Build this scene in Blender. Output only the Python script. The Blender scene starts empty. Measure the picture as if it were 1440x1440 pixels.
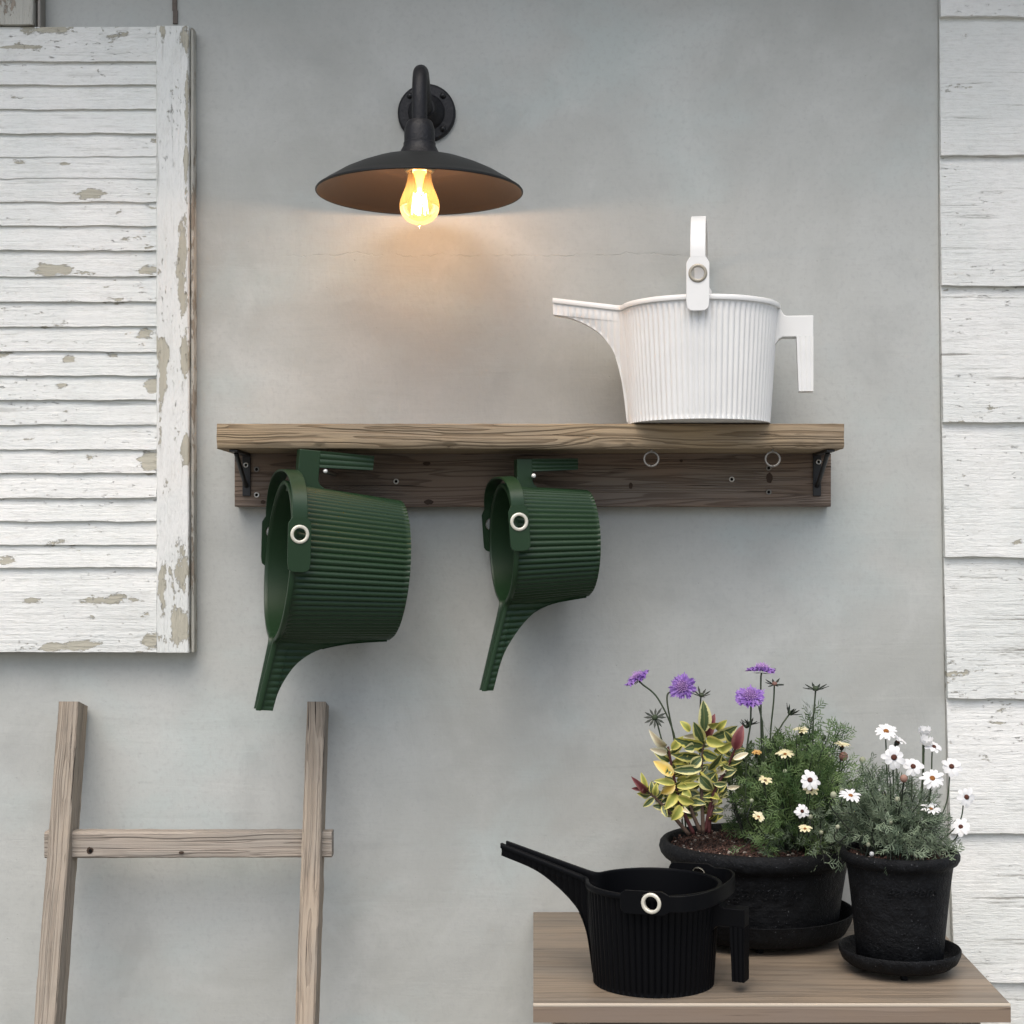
import bpy, bmesh, math, random
import numpy as np
from mathutils import Vector, Matrix, noise as mnoise
random.seed(7)
SC = bpy.context.scene
COL = SC.collection
R = math.radians
F, VX, HY, CD, EYE = 2200.0, 740.0, 770.0, 2.45, 1.32

# ------------------------------------------------------------------ camera
cam = bpy.data.cameras.new('camera')
camo = bpy.data.objects.new('camera', cam)
COL.objects.link(camo)
camo.location = (0, -CD, EYE)
camo.rotation_euler = (R(90), 0, 0)
cam.sensor_width = 36
cam.lens = 36 * F / 1440
cam.shift_x = -(VX - 720) / 1440
cam.shift_y = (HY - 720) / 1440
cam.clip_start = 0.05
cam.clip_end = 500
SC.camera = camo

# ------------------------------------------------------------------ world, sun, exposure
SUN_EL, SUN_AZ = R(62), R(194)      # azimuth clockwise from +Y
world = bpy.data.worlds.new('World')
SC.world = world
world.use_nodes = True
wn = world.node_tree
bgn = wn.nodes['Background']
sky = wn.nodes.new('ShaderNodeTexSky')
sky.sky_type = 'NISHITA'
sky.sun_disc = False
sky.sun_elevation = SUN_EL
sky.sun_rotation = SUN_AZ
sky.air_density = 1.0
sky.dust_density = 4.0
sky.ozone_density = 0.35
wn.links.new(sky.outputs[0], bgn.inputs[0])
bgn.inputs[1].default_value = 0.14
sl = bpy.data.lights.new('sun', 'SUN')
sl.energy = 1.5
sl.angle = R(62)
sl.color = (1.0, 0.99, 0.955)
so = bpy.data.objects.new('sun', sl)
COL.objects.link(so)
sd = Vector((math.sin(SUN_AZ) * math.cos(SUN_EL), math.cos(SUN_AZ) * math.cos(SUN_EL), math.sin(SUN_EL)))
so.rotation_euler = sd.to_track_quat('Z', 'Y').to_euler()
so.location = sd * 8
SC.view_settings.view_transform = 'Standard'
SC.view_settings.look = 'None'
SC.view_settings.gamma = 1
SC.view_settings.use_curve_mapping = False
SC.view_settings.exposure = 0.59


# ------------------------------------------------------------------ helpers
def W(px, py, q):
    d = CD - q
    return Vector(((px - VX) * d / F, -q, EYE - (py - HY) * d / F))


def tag(o, label=None, cat=None, group=None, kind=None):
    for k, v in (('label', label), ('category', cat), ('group', group), ('kind', kind)):
        if v:
            o[k] = v
    return o


def empty(name, loc=(0, 0, 0), mat=None):
    o = bpy.data.objects.new(name, None)
    o.empty_display_size = 0.05
    COL.objects.link(o)
    if mat is not None:
        o.matrix_world = mat
    else:
        o.location = loc
    return o


def mesh(name, verts, faces, mat, parent=None, smooth=False, world=None, mi=None, uvs=None, auto=None):
    """verts in world space when `world` (the root's location) is given, else local to the parent"""
    if world is not None:
        w = Vector(world)
        verts = [(v[0] - w[0], v[1] - w[1], v[2] - w[2]) for v in verts]
    me = bpy.data.meshes.new(name)
    me.from_pydata([tuple(v) for v in verts], [], faces)
    mats = mat if isinstance(mat, (list, tuple)) else [mat]
    for m in mats:
        me.materials.append(m)
    if mi is not None:
        me.polygons.foreach_set('material_index', mi)
    if uvs is not None:
        l = me.uv_layers.new(name='UVMap')
        flat = [c for f in faces for i in f for c in uvs[i]]
        l.data.foreach_set('uv', flat)
    if smooth:
        me.polygons.foreach_set('use_smooth', [True] * len(me.polygons))
        if auto:
            me.set_sharp_from_angle(angle=R(auto))
    me.update()
    o = bpy.data.objects.new(name, me)
    COL.objects.link(o)
    if parent is not None:
        o.parent = parent
    return o


def fix_normals(o):
    bm = bmesh.new()
    bm.from_mesh(o.data)
    bmesh.ops.recalc_face_normals(bm, faces=bm.faces)
    bm.to_mesh(o.data)
    bm.free()
    return o


class MB:
    def __init__(s):
        s.v, s.f = [], []

    def add(s, v, f):
        b = len(s.v)
        s.v += [Vector(x) for x in v]
        s.f += [tuple(i + b for i in q) for q in f]
        return s

    def box(s, a, b, M=None):
        x0, y0, z0 = a
        x1, y1, z1 = b
        v = [Vector(p) for p in ((x0, y0, z0), (x1, y0, z0), (x1, y1, z0), (x0, y1, z0), (x0, y0, z1), (x1, y0, z1), (x1, y1, z1), (x0, y1, z1))]
        if M:
            v = [M @ p for p in v]
        return s.add(v, [(0, 3, 2, 1), (4, 5, 6, 7), (0, 1, 5, 4), (1, 2, 6, 5), (2, 3, 7, 6), (3, 0, 4, 7)])

    def lathe(s, prof, c=(0, 0, 0), n=32, M=None, capb=False, capt=False):
        b = []
        for (r, z) in prof:
            for k in range(n):
                t = 2 * math.pi * k / n
                p = Vector((r * math.cos(t), r * math.sin(t), z))
                if M:
                    p = M @ p
                b.append(p + Vector(c))
        f = []
        for i in range(len(prof) - 1):
            for k in range(n):
                k2 = (k + 1) % n
                f.append((i * n + k, i * n + k2, (i + 1) * n + k2, (i + 1) * n + k))
        if capb:
            f.append(tuple(range(n - 1, -1, -1)))
        if capt:
            f.append(tuple((len(prof) - 1) * n + k for k in range(n)))
        return s.add(b, f)

    def tube(s, pts, r, n=8, cap=True):
        pts = [Vector(p) for p in pts]
        rs = r if isinstance(r, (list, tuple)) else [r] * len(pts)
        v, f = [], []
        up = None
        for i, p in enumerate(pts):
            t = (pts[min(i + 1, len(pts) - 1)] - pts[max(i - 1, 0)]).normalized()
            if up is None:
                up = t.orthogonal().normalized()
            else:
                up = (up - t * up.dot(t))
                up = up.normalized() if up.length > 1e-6 else t.orthogonal().normalized()
            sdv = t.cross(up)
            for k in range(n):
                a = 2 * math.pi * k / n
                v.append(p + (up * math.cos(a) + sdv * math.sin(a)) * rs[i])
        for i in range(len(pts) - 1):
            for k in range(n):
                k2 = (k + 1) % n
                f.append((i * n + k, i * n + k2, (i + 1) * n + k2, (i + 1) * n + k))
        if cap:
            f.append(tuple(range(n - 1, -1, -1)))
            f.append(tuple((len(pts) - 1) * n + k for k in range(n)))
        return s.add(v, f)

    def build(s, name, mat, parent=None, smooth=False, world=None, auto=None, bevel=0, bseg=2, uvs=None):
        o = mesh(name, s.v, s.f, mat, parent, smooth, world, auto=auto, uvs=uvs)
        if bevel:
            m = o.modifiers.new('bevel', 'BEVEL')
            m.width = bevel
            m.segments = bseg
            m.limit_method = 'ANGLE'
            m.angle_limit = R(35)
        return o


def curve(pts, n=12):
    """Catmull-Rom through points"""
    P = [Vector(p) for p in pts]
    P = [P[0] * 2 - P[1]] + P + [P[-1] * 2 - P[-2]]
    out = []
    for i in range(1, len(P) - 2):
        for k in range(n):
            t = k / n
            a, b, c, d = P[i - 1:i + 3]
            out.append(0.5 * ((2 * b) + (c - a) * t + (2 * a - 5 * b + 4 * c - d) * t * t + (3 * b - a - 3 * c + d) * t ** 3))
    out.append(P[-2])
    return out


def nz(x, y=0.0, z=0.0):
    return mnoise.noise(Vector((x, y, z)))


# ------------------------------------------------------------------ materials
class Mat:
    def __init__(s, name):
        s.m = bpy.data.materials.new(name)
        s.m.use_nodes = True
        s.t = s.m.node_tree
        s.b = s.t.nodes['Principled BSDF']
        s.tc = s.t.nodes.new('ShaderNodeTexCoord')
        s.rnd = None

    def n(s, typ, **kw):
        o = s.t.nodes.new(typ)
        for k, v in kw.items():
            setattr(o, k, v)
        return o

    def l(s, a, b):
        s.t.links.new(a, b)

    def val(s, sock, v):
        if hasattr(v, 'links'):
            s.l(v, sock)
        else:
            sock.default_value = v

    def coord(s, scale=(1, 1, 1), rot=(0, 0, 0), rand=False, src='Object'):
        mp = s.n('ShaderNodeMapping')
        mp.inputs['Scale'].default_value = scale
        mp.inputs['Rotation'].default_value = rot
        if rand:
            oi = s.n('ShaderNodeObjectInfo')
            c = s.n('ShaderNodeCombineXYZ')
            mu = s.math('MULTIPLY', oi.outputs['Random'], 37.0)
            for i in range(3):
                s.l(mu, c.inputs[i])
            s.l(c.outputs[0], mp.inputs['Location'])
        s.l(s.tc.outputs[src], mp.inputs[0])
        return mp.outputs[0]

    def noise(s, vec, scale, detail=4, rough=.55, dist=0, col=False):
        o = s.n('ShaderNodeTexNoise')
        o.inputs['Scale'].default_value = scale
        o.inputs['Detail'].default_value = detail
        o.inputs['Roughness'].default_value = rough
        o.inputs['Distortion'].default_value = dist
        s.l(vec, o.inputs['Vector'])
        return o.outputs['Color' if col else 'Fac']

    def math(s, op, a, b=None, c=None, clamp=False):
        o = s.n('ShaderNodeMath', operation=op, use_clamp=clamp)
        s.val(o.inputs[0], a)
        if b is not None:
            s.val(o.inputs[1], b)
        if c is not None:
            s.val(o.inputs[2], c)
        return o.outputs[0]

    def step(s, v, a, b, lo=0.0, hi=1.0):
        o = s.n('ShaderNodeMapRange', interpolation_type='SMOOTHSTEP')
        s.val(o.inputs['Value'], v)
        o.inputs['From Min'].default_value = a
        o.inputs['From Max'].default_value = b
        o.inputs['To Min'].default_value = lo
        o.inputs['To Max'].default_value = hi
        return o.outputs[0]

    def mix(s, f, a, b, mode='MIX'):
        o = s.n('ShaderNodeMix', data_type='RGBA', blend_type=mode)
        s.val(o.inputs[0], f)
        for i, c in ((6, a), (7, b)):
            if hasattr(c, 'links'):
                s.l(c, o.inputs[i])
            else:
                o.inputs[i].default_value = (*c, 1)
        return o.outputs[2]

    def out(s, color=None, rough=None, height=None, bstr=.5, bdist=.002, metal=None, spec=None):
        if color is not None:
            if hasattr(color, 'links'):
                s.l(color, s.b.inputs['Base Color'])
            else:
                s.b.inputs['Base Color'].default_value = (*color, 1)
        if rough is not None:
            s.val(s.b.inputs['Roughness'], rough)
        if metal is not None:
            s.b.inputs['Metallic'].default_value = metal
        if spec is not None:
            s.b.inputs['Specular IOR Level'].default_value = spec
        if height is not None:
            bp = s.n('ShaderNodeBump')
            bp.inputs['Strength'].default_value = bstr
            bp.inputs['Distance'].default_value = bdist
            s.l(height, bp.inputs['Height'])
            s.l(bp.outputs[0], s.b.inputs['Normal'])
        return s.m


AX = {'x': (1, 1, 1), 'y': (1, 1, 1), 'z': (1, 1, 1)}


def along(axis, lo, hi):
    return tuple(lo if a == axis else hi for a in 'xyz')


def wood(name, axis, light, dark, grey, ring=55, rough=.8, contrast=.6, bump=.6, wave=7.0, warpk=.55, stretch=.55):
    m = Mat(name)
    warp = m.noise(m.coord(along(axis, 3.0, 9), rand=True), 1.0, 2, .5)
    base = m.coord(along(axis, stretch, 34.0), rand=True)
    ad = m.n('ShaderNodeVectorMath', operation='MULTIPLY_ADD')
    c3 = m.n('ShaderNodeCombineXYZ')
    for i in range(3):
        m.l(warp, c3.inputs[i])
    m.l(c3.outputs[0], ad.inputs[0])
    ad.inputs[1].default_value = along(axis, 0.0, warpk)
    m.l(base, ad.inputs[2])
    grain = m.noise(ad.outputs[0], wave / 7, 2, .5)           # broad growth rings
    rings = m.math('FRACT', m.math('MULTIPLY', grain, ring / 2.6))
    line = m.step(rings, .0, .55)
    line = m.math('MULTIPLY', line, m.step(rings, 1.0, .93))
    fine = m.noise(m.coord(along(axis, 6, 320), rand=True), 1.0, 8, .7)
    med = m.noise(m.coord(along(axis, 4, 90), rand=True), 1.0, 5, .6)
    blot = m.noise(m.coord(along(axis, 3, 9), rand=True), 1.5, 4, .6)
    col = m.mix(m.step(blot, .35, .68), light, grey)
    col = m.mix(m.math('MULTIPLY', m.math('SUBTRACT', 1.0, line), contrast), col, dark)
    col = m.mix(m.step(fine, .5, .72, 0, .55), col, dark)
    col = m.mix(m.step(med, .40, .30, 0, .6), col, tuple(c * .55 for c in dark))
    crack = m.step(m.noise(m.coord(along(axis, 3, 150), rand=True), 1.3, 6, .55), .66, .71)
    col = m.mix(m.math('MULTIPLY', crack, .85), col, tuple(c * .18 for c in dark))
    h = m.math('ADD', m.math('MULTIPLY', line, .5), m.math('MULTIPLY', fine, .5))
    h = m.math('SUBTRACT', m.math('ADD', h, m.math('MULTIPLY', med, .6)), m.math('MULTIPLY', crack, 1.3))
    return m.out(col, rough, h, bump, .0022, spec=.25)


def painted(name, axis, patches=(), bias=0.0, white=(.84, .84, .80), thr=.70, crackw=.5, under=(.50, .475, .385), rand=False):
    """old white paint on timber: grain cracks and flaked places showing the beige undercoat"""
    m = Mat(name)
    vec = m.coord((1, 1, 1), rand=rand)
    iso = m.coord(along(axis, 14, 34), rand=rand)
    n1 = m.noise(iso, 1.0, 12, .74)
    n2 = m.noise(m.coord(along(axis, 5, 9), rand=rand), 1.0, 3, .5)
    fld = m.math('ADD', m.math('MULTIPLY', m.math('SUBTRACT', n1, .5), 2.0), m.math('ADD', m.math('MULTIPLY', n2, .35), .35))
    fld = m.math('ADD', fld, bias)
    pos = m.coord()
    for (x, z, rx, rz) in patches:
        mp = m.n('ShaderNodeVectorMath', operation='SUBTRACT')
        m.l(pos, mp.inputs[0])
        mp.inputs[1].default_value = (x, 0, z)
        ms = m.n('ShaderNodeVectorMath', operation='MULTIPLY')
        m.l(mp.outputs[0], ms.inputs[0])
        ms.inputs[1].default_value = (1 / rx, 0, 1 / rz)
        ln = m.n('ShaderNodeVectorMath', operation='LENGTH')
        m.l(ms.outputs[0], ln.inputs[0])
        fld = m.math('ADD', fld, m.step(ln.outputs['Value'], .0, 1.9, .38, 0))
    peel = m.step(fld, thr, thr + .012)
    edge = m.step(fld, thr - .03, thr)
    grain = m.noise(m.coord(along(axis, 5, 130), rand=rand), 1.0, 9, .72)
    crk = m.step(grain, .555, .65)
    crk = m.math('MULTIPLY', crk, m.step(m.noise(m.coord(along(axis, 5, 22), rand=rand), 1.0, 3), .42, .62))
    speck = m.step(m.noise(m.coord(along(axis, 70, 190), rand=rand), 1.0, 6, .75), .61, .67)
    speck = m.math('MULTIPLY', speck, m.step(n2, .42, .60))
    tint = m.noise(m.coord((6, 6, 6), rand=rand), 1.0, 4)
    col = m.mix(m.step(tint, .35, .65), white, tuple(c * k for c, k in zip(white, (.91, .93, .93))))
    mot = m.noise(m.coord(along(axis, 80, 260), rand=rand), 1.0, 7, .7)
    col = m.mix(m.step(mot, .48, .64, 0, .16), col, (.45, .45, .42))
    wear = m.noise(m.coord(along(axis, 18, 60), rand=rand), 1.0, 10, .75)
    col = m.mix(m.step(wear, .50, .68, 0, .25), col, (.50, .49, .44))
    ug = m.noise(m.coord(along(axis, 8, 160), rand=rand), 1.0, 6)
    und = m.mix(ug, tuple(c * .75 for c in under), tuple(c * 1.15 for c in under))
    col = m.mix(m.math('MULTIPLY', m.math('SUBTRACT', edge, peel), .25), col, (.5, .48, .42))
    col = m.mix(peel, col, und)
    col = m.mix(m.math('MULTIPLY', crk, crackw), col, (.22, .21, .18))
    col = m.mix(m.math('MULTIPLY', speck, .7), col, (.25, .23, .19))
    h = m.math('SUBTRACT', m.math('MULTIPLY', grain, -.9), m.math('MULTIPLY', peel, .55))
    h = m.math('SUBTRACT', h, m.math('MULTIPLY', speck, .4))
    h = m.math('SUBTRACT', h, m.math('MULTIPLY', mot, .55))
    h = m.math('ADD', h, m.math('MULTIPLY', m.noise(m.coord((40, 40, 40), rand=rand), 1.0, 6, .6), .35))
    return m.out(col, .62, h, .95, .0030, spec=.25)


def plastic(name, col, rough=.42, spec=.45, bump=.08, sss=0):
    m = Mat(name)
    n = m.noise(m.coord((1, 1, 1)), 900, 3)
    v = m.noise(m.coord((1, 1, 1)), 18, 4)
    c = m.mix(m.step(v, .3, .7, 0, .35), col, tuple(x * .85 for x in col))
    return m.out(c, m.math('ADD', rough - .06, m.math('MULTIPLY', v, .14)), n, bump, .0004, spec=spec)


def simple(name, col, rough=.6, metal=0, spec=.4, var=.2, scale=60, bump=.2, bd=.0006):
    m = Mat(name)
    n = m.noise(m.coord((1, 1, 1)), scale, 5, .6)
    c = m.mix(m.math('MULTIPLY', n, var * 2), col, tuple(x * (1 - var) for x in col))
    return m.out(c, rough, n, bump, bd, metal=metal, spec=spec)


def plaster_mat():
    m = Mat('plaster')
    v = m.coord()
    big = m.noise(v, 1.6, 6, .6, .6)
    midn = m.noise(v, 6, 7, .62, .4)
    cool = m.noise(m.coord((1.5, 1, 2.2)), 1.9, 5, .6, .3)
    fine = m.noise(v, 120, 6, .7)
    col = m.mix(m.step(big, .3, .7), (.385, .391, .360), (.500, .511, .482))
    col = m.mix(m.step(cool, .48, .70, 0, .6), col, (.455, .512, .490))
    col = m.mix(m.step(midn, .5, .75, 0, .38), col, (.60, .61, .58))
    col = m.mix(m.step(midn, .48, .28, 0, .34), col, (.30, .306, .29))
    col = m.mix(m.step(fine, .48, .68, 0, .34), col, (.37, .37, .36))
    # hairline crack running level under the lamp
    sx = m.n('ShaderNodeSeparateXYZ')
    m.l(v, sx.inputs[0])
    w = m.noise(m.coord((9, 0, 0)), 1.0, 8, .75)
    zc = W(0, 359, 0).z
    dz = m.math('ABSOLUTE', m.math('SUBTRACT', m.math('SUBTRACT', sx.outputs['Z'], zc), m.math('MULTIPLY', m.math('SUBTRACT', w, .5), .045)))
    ck = m.step(dz, .0003, .0014, 1, 0)
    ck = m.math('MULTIPLY', ck, m.step(sx.outputs['X'], -.40, -.33))
    ck = m.math('MULTIPLY', ck, m.step(sx.outputs['X'], .20, .30, 1, 0))
    ck = m.math('MULTIPLY', ck, m.step(m.noise(m.coord((25, 0, 0)), 1.0, 4), .40, .58))
    col = m.mix(m.math('MULTIPLY', ck, .09), col, (.15, .145, .14))
    trow = m.noise(m.coord((7, 7, 3), (0, R(25), 0)), 2.0, 5, .55, .8)
    pit = m.step(m.noise(v, 210, 2, .5), .70, .78)
    col = m.mix(m.math('MULTIPLY', pit, .25), col, (.2, .2, .19))
    swp = m.noise(m.coord((2.5, 2.5, 22), (0, R(-18), 0)), 1.0, 6, .6, .5)
    h = m.math('ADD', m.math('MULTIPLY', trow, 1.0), m.math('ADD', m.math('MULTIPLY', fine, .16), m.math('SUBTRACT', m.math('MULTIPLY', swp, .6), m.math('MULTIPLY', pit, .25))))
    h = m.math('SUBTRACT', h, m.math('MULTIPLY', ck, .3))
    return m.out(col, m.step(midn, .3, .7, .55, .75), h, .5, .004, spec=.3)


M = {}
M['plaster'] = plaster_mat()
M['white_plastic'] = plastic('white_plastic', (.76, .76, .735), .38, .4)
M['green_plastic'] = plastic('green_plastic', (.013, .036, .014), .40, .32)
M['black_plastic'] = plastic('black_plastic', (.0026, .0028, .0035), .45, .09)
M['black_metal'] = simple('black_metal', (.012, .012, .014), .5, .0, .35, .3, 220, .7, .0014)
M['lamp_outer'] = simple('lamp_outer', (.012, .013, .013), .5, 0, .3, .15, 500, .25, .0005)
M['lamp_inner'] = simple('lamp_inner', (.030, .020, .014), .55, 0, .4, .1, 300, .1)
M['bracket'] = simple('bracket_black', (.008, .008, .009), .4, 0, .5, .2, 200, .3)
M['steel'] = simple('steel', (.62, .60, .55), .32, .9, .5, .15, 200, .2)
M['dull_steel'] = simple('dull_steel', (.30, .28, .25), .5, .6, .5, .3, 200, .3)
M['cream_ring'] = simple('cream_ring', (.66, .63, .53), .3, .25, .5, .08, 100, .05)
M['taupe_ring'] = simple('taupe_ring', (.33, .30, .24), .35, .3, .5, .08, 100, .05)
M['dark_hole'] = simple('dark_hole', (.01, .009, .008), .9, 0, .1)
M['rust'] = simple('rust', (.17, .145, .125), .85, 0, .2, .3, 90, .8, .002)
M['shelf_wood'] = wood('shelf_wood', 'x', (.37, .28, .175), (.14, .098, .058), (.31, .245, .168), 40, .85, .7, 1.0, 8, .8, .6)
M['board_wood'] = wood('board_wood', 'x', (.230, .168, .125), (.088, .062, .046), (.215, .18, .148), 34, .8, .6, .8, 8, .9, .9)
M['ladder_wood'] = wood('ladder_wood', 'z', (.39, .318, .242), (.15, .118, .09), (.335, .29, .235), 22, .85, .36, 1.0, 14, .8, .5)
M['rung_wood'] = wood('rung_wood', 'x', (.385, .33, .272), (.16, .13, .105), (.34, .305, .26), 22, .85, .4, 1.0, 12, .8, .6)
M['table_wood'] = wood('table_wood', 'x', (.235, .186, .135), (.10, .077, .055), (.18, .152, .12), 14, .45, .5, .25, 9, 1.0, .5)
M['table_edge'] = wood('table_edge', 'x', (.25, .19, .138), (.15, .11, .08), (.24, .19, .15), 14, .6, .4, .2, 3)
M['edge_highlight'] = simple('edge_highlight', (.50, .43, .34), .5, 0, .3, .1)  # paler wood tone, the lip highlight put into the colour
M['ground'] = simple('ground_stone', (.20, .195, .18), .9, 0, .2, .35, 9, .6, .01)
M['eave'] = simple('eave_paint', (.42, .41, .39), .7, 0, .2, .15, 20)


def pot_mat(k=0.0):
    m = Mat('pot_black')
    v = m.coord()
    a = m.noise(v, 60, 7, .7)
    sp = m.step(m.noise(v, 420, 3, .6), .66 - k, .72 - k)
    msk = m.step(m.noise(v, 14, 3), .42 - k * 2, .60 - k * 2)
    sp = m.math('MULTIPLY', sp, msk)
    c = m.mix(m.step(a, .4, .75), (.0035, .0038, .0045), (.011, .012, .0135))
    c = m.mix(m.math('MULTIPLY', sp, .8), c, (.20, .21, .22))
    h = m.math('ADD', a, m.math('ADD', m.math('MULTIPLY', m.noise(v, 500, 4), .5), m.math('MULTIPLY', m.noise(v, 210, 4, .6), 1.2)))
    return m.out(c, m.step(a, .3, .7, .55, .75), h, .9, .0022, spec=.16)


M['pot'] = pot_mat()
M['pot_worn'] = pot_mat(.03)

# ------------------------------------------------------------------ the setting
ground = mesh('ground', [(-60, -60, 0), (60, -60, 0), (60, 60, 0), (-60, 60, 0)], [(0, 1, 2, 3)], M['ground'])
tag(ground, kind='structure')

# plaster wall: one slab whose right edge leans very slightly
xt, xb = W(1320, 0, 0), W(1339, 1345, 0)


def edge_x(z):
    t = (xt.z - z) / (xt.z - xb.z)
    return xt.x + (xb.x - xt.x) * (max(0, t) ** 2.0 if t > 0 else 0)


zs = [0.0, .3, .6, .75, .9, 1.05, 1.2, 1.35, 1.5, 1.7, 1.9, 2.6]
v, f = [], []
for z in zs:
    e = edge_x(z)
    v += [(-3.2, 0, z), (e - .035, 0, z), (e - .012, .0, z), (e - .002, .0004, z), (e, .0025, z), (e, .2, z)]
for i in range(len(zs) - 1):
    for k in range(5):
        a = i * 6 + k
        f.append((a, a + 1, a + 7, a + 6))
wall = mesh('plaster_wall', v, f, M['plaster'], smooth=True, auto=40)
tag(wall, 'smooth mottled grey plaster wall behind the shelf and the lamp', 'wall')

eave = MB().box((-3.4, -.46, 2.60), (3.2, .2, 2.68)).box((-3.4, -.49, 2.58), (3.2, -.46, 2.74)).build('roof_eave', M['eave'])
tag(eave, 'painted boarded roof eave running above the grey wall', 'eave')

# weatherboard wall on the right
M['plank_paint'] = painted('plank_paint', 'x', bias=-.02, thr=.80, crackw=.8, white=(.85, .85, .81), rand=True)
M['plank_rough'] = painted('plank_rough', 'x', bias=.045, thr=.84, crackw=.9, white=(.82, .82, .78), rand=True)
wb = empty('weatherboard_wall', (1.3, 0, 0))
tag(wb, 'white painted rough weatherboard wall at the right edge of the grey plaster', 'wall')
joints = [-170, 20, 217, 399, 592, 784, 984, 1174, 1381, 1580, 1790, 2000, 2200]
for i in range(len(joints) - 1):
    z1, z0 = W(0, joints[i], .015).z, W(0, joints[i + 1], .015).z
    if z0 < 0:
        break
    nx, nzz = 90, 14
    v, f = [], []
    x1 = 2.4
    for j in range(nzz + 1):
        t = j / nzz
        for k in range(nx + 1):
            u = k / nx
            uu = u ** 1.6
            zb = z0 + .0024 * nz(uu * 14, i * 3.1) + .0016 * nz(uu * 60, i * 7.7) - .004 * nz(uu * 3 + i, 5.5)
            if i == 7 and uu * 1.74 < .055:
                zb += .009 * (1 - uu * 1.74 / .055)
            z = zb + (z1 + .012 - zb) * t
            x = edge_x(z) + .0003 + .0004 * nz(z * 40, i) + (x1 - .66) * uu
            y = -(.0115 - .0095 * t) + .0012 * nz(x * 18, z * 60, i) + .0008 * nz(x * 60, z * 240, i)
            v.append((x, y, z))
    for j in range(nzz):
        for k in range(nx):
            a = j * (nx + 1) + k
            f.append((a, a + 1, a + nx + 2, a + nx + 1))
    nb = len(v)
    for j in range(nzz + 1):                       # end grain at the left
        p = v[j * (nx + 1)]
        v.append((p[0], .05, p[2]))
    for j in range(nzz):
        f.append((j * (nx + 1), (j + 1) * (nx + 1), nb + j + 1, nb + j))
    nb = len(v)
    for k in range(nx + 1):                        # underside
        p = v[k]
        v.append((p[0], .012, p[2] + .001))
    for k in range(nx):
        f.append((k, nb + k, nb + k + 1, k + 1))
    o = mesh('plank', v, f, M['plank_rough'] if i in (1, 5, 8) else M['plank_paint'], wb, True, wb.location, auto=45)

# ------------------------------------------------------------------ louvred shutter
M['beige_paint'] = painted('beige_paint', 'z', bias=.10, thr=.70, under=(.36, .31, .25), white=(.55, .53, .47), crackw=.5)
SQ = .034
s_root = W(0, 917, 0)
sh = empty('louvred_shutter', (W(20, 0, SQ).x, -.017, W(0, 917, SQ).z))
tag(sh, 'tall white louvred shutter with flaking paint fixed to the wall at the left', 'shutter')


def sp(lst):
    out = []
    for (x, y, rx, ry) in lst:
        p = W(x, y, SQ)
        s = (CD - SQ) / F
        out.append((p.x - sh.location.x, p.z - sh.location.z, rx * s, ry * s))
    return out


pat_sl = sp([(122, 271, 22, 7), (83, 379, 44, 8), (207, 380, 12, 7), (200, 470, 22, 14), (97, 505, 9, 6), (160, 502, 14, 6), (213, 541, 10, 9),
             (35, 618, 22, 4), (212, 650, 14, 14), (150, 843, 48, 9), (40, 845, 16, 5), (115, 906, 22, 7), (75, 910, 12, 6), (212, 898, 14, 12), (10, 787, 10, 6), (28, 228, 14, 5), (90, 230, 9, 3),
             (205, 865, 12, 6), (40, 42, 14, 6), (80, 41, 20, 6), (85, 543, 10, 4), (20, 66, 30, 2)])
pat_st = sp([(229, 500, 8, 40), (262, 505, 8, 30), (257, 373, 7, 60), (262, 640, 6, 40), (226, 600, 4, 50), (260, 800, 8, 45), (250, 873, 10, 26), (228, 43, 6, 12), (257, 55, 9, 20),
             (263, 890, 10, 25), (229, 900, 10, 12), (262, 220, 3, 60), (228, 820, 5, 40), (264, 120, 3, 50)])
M['slat_paint'] = painted('slat_paint', 'x', pat_sl, bias=-.08, thr=.70, crackw=.42)
M['stile_paint'] = painted('stile_paint', 'z', pat_st, bias=-.075, thr=.70, crackw=.5)
xl, xi, xr = W(-205, 0, SQ).x, W(220, 0, SQ).x, W(268.5, 0, SQ).x


def wavy_board(name, x0, x1, z0, z1, y0b, y0t, thick, mat, seed, nx=70, nzz=5, amp=.0016, axis='x', sag=True):
    v, f = [], []
    for j in range(nzz + 1):
        t = j / nzz
        for k in range(nx + 1):
            u = k / nx
            x = x0 + (x1 - x0) * u
            if axis == 'x':
                lo = z0 + amp * nz(x * 16, seed * 3.3) + amp * .6 * nz(x * 70, seed * 1.7)
                hi = z1
                z = lo + (hi - lo) * t
                y = -(y0b + (y0t - y0b) * t) + .0007 * nz(x * 12, z * 60, seed)
            v.append((x, y, z))
    for j in range(nzz):
        for k in range(nx):
            a = j * (nx + 1) + k
            f.append((a, a + 1, a + nx + 2, a + nx + 1))
    nb = len(v)
    for k in range(nx + 1):
        p = v[k]
        v.append((p[0], p[1] + thick, p[2] + .001))
    for k in range(nx):
        f.append((k, nb + k, nb + k + 1, k + 1))
    nb = len(v)
    top = nzz * (nx + 1)
    for k in range(nx + 1):
        p = v[top + k]
        v.append((p[0], p[1] + thick, p[2]))
    for k in range(nx):
        f.append((top + k, top + k + 1, nb + k + 1, nb + k))
    return mesh(name, v, f, mat, sh, True, sh.location, auto=40)


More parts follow.
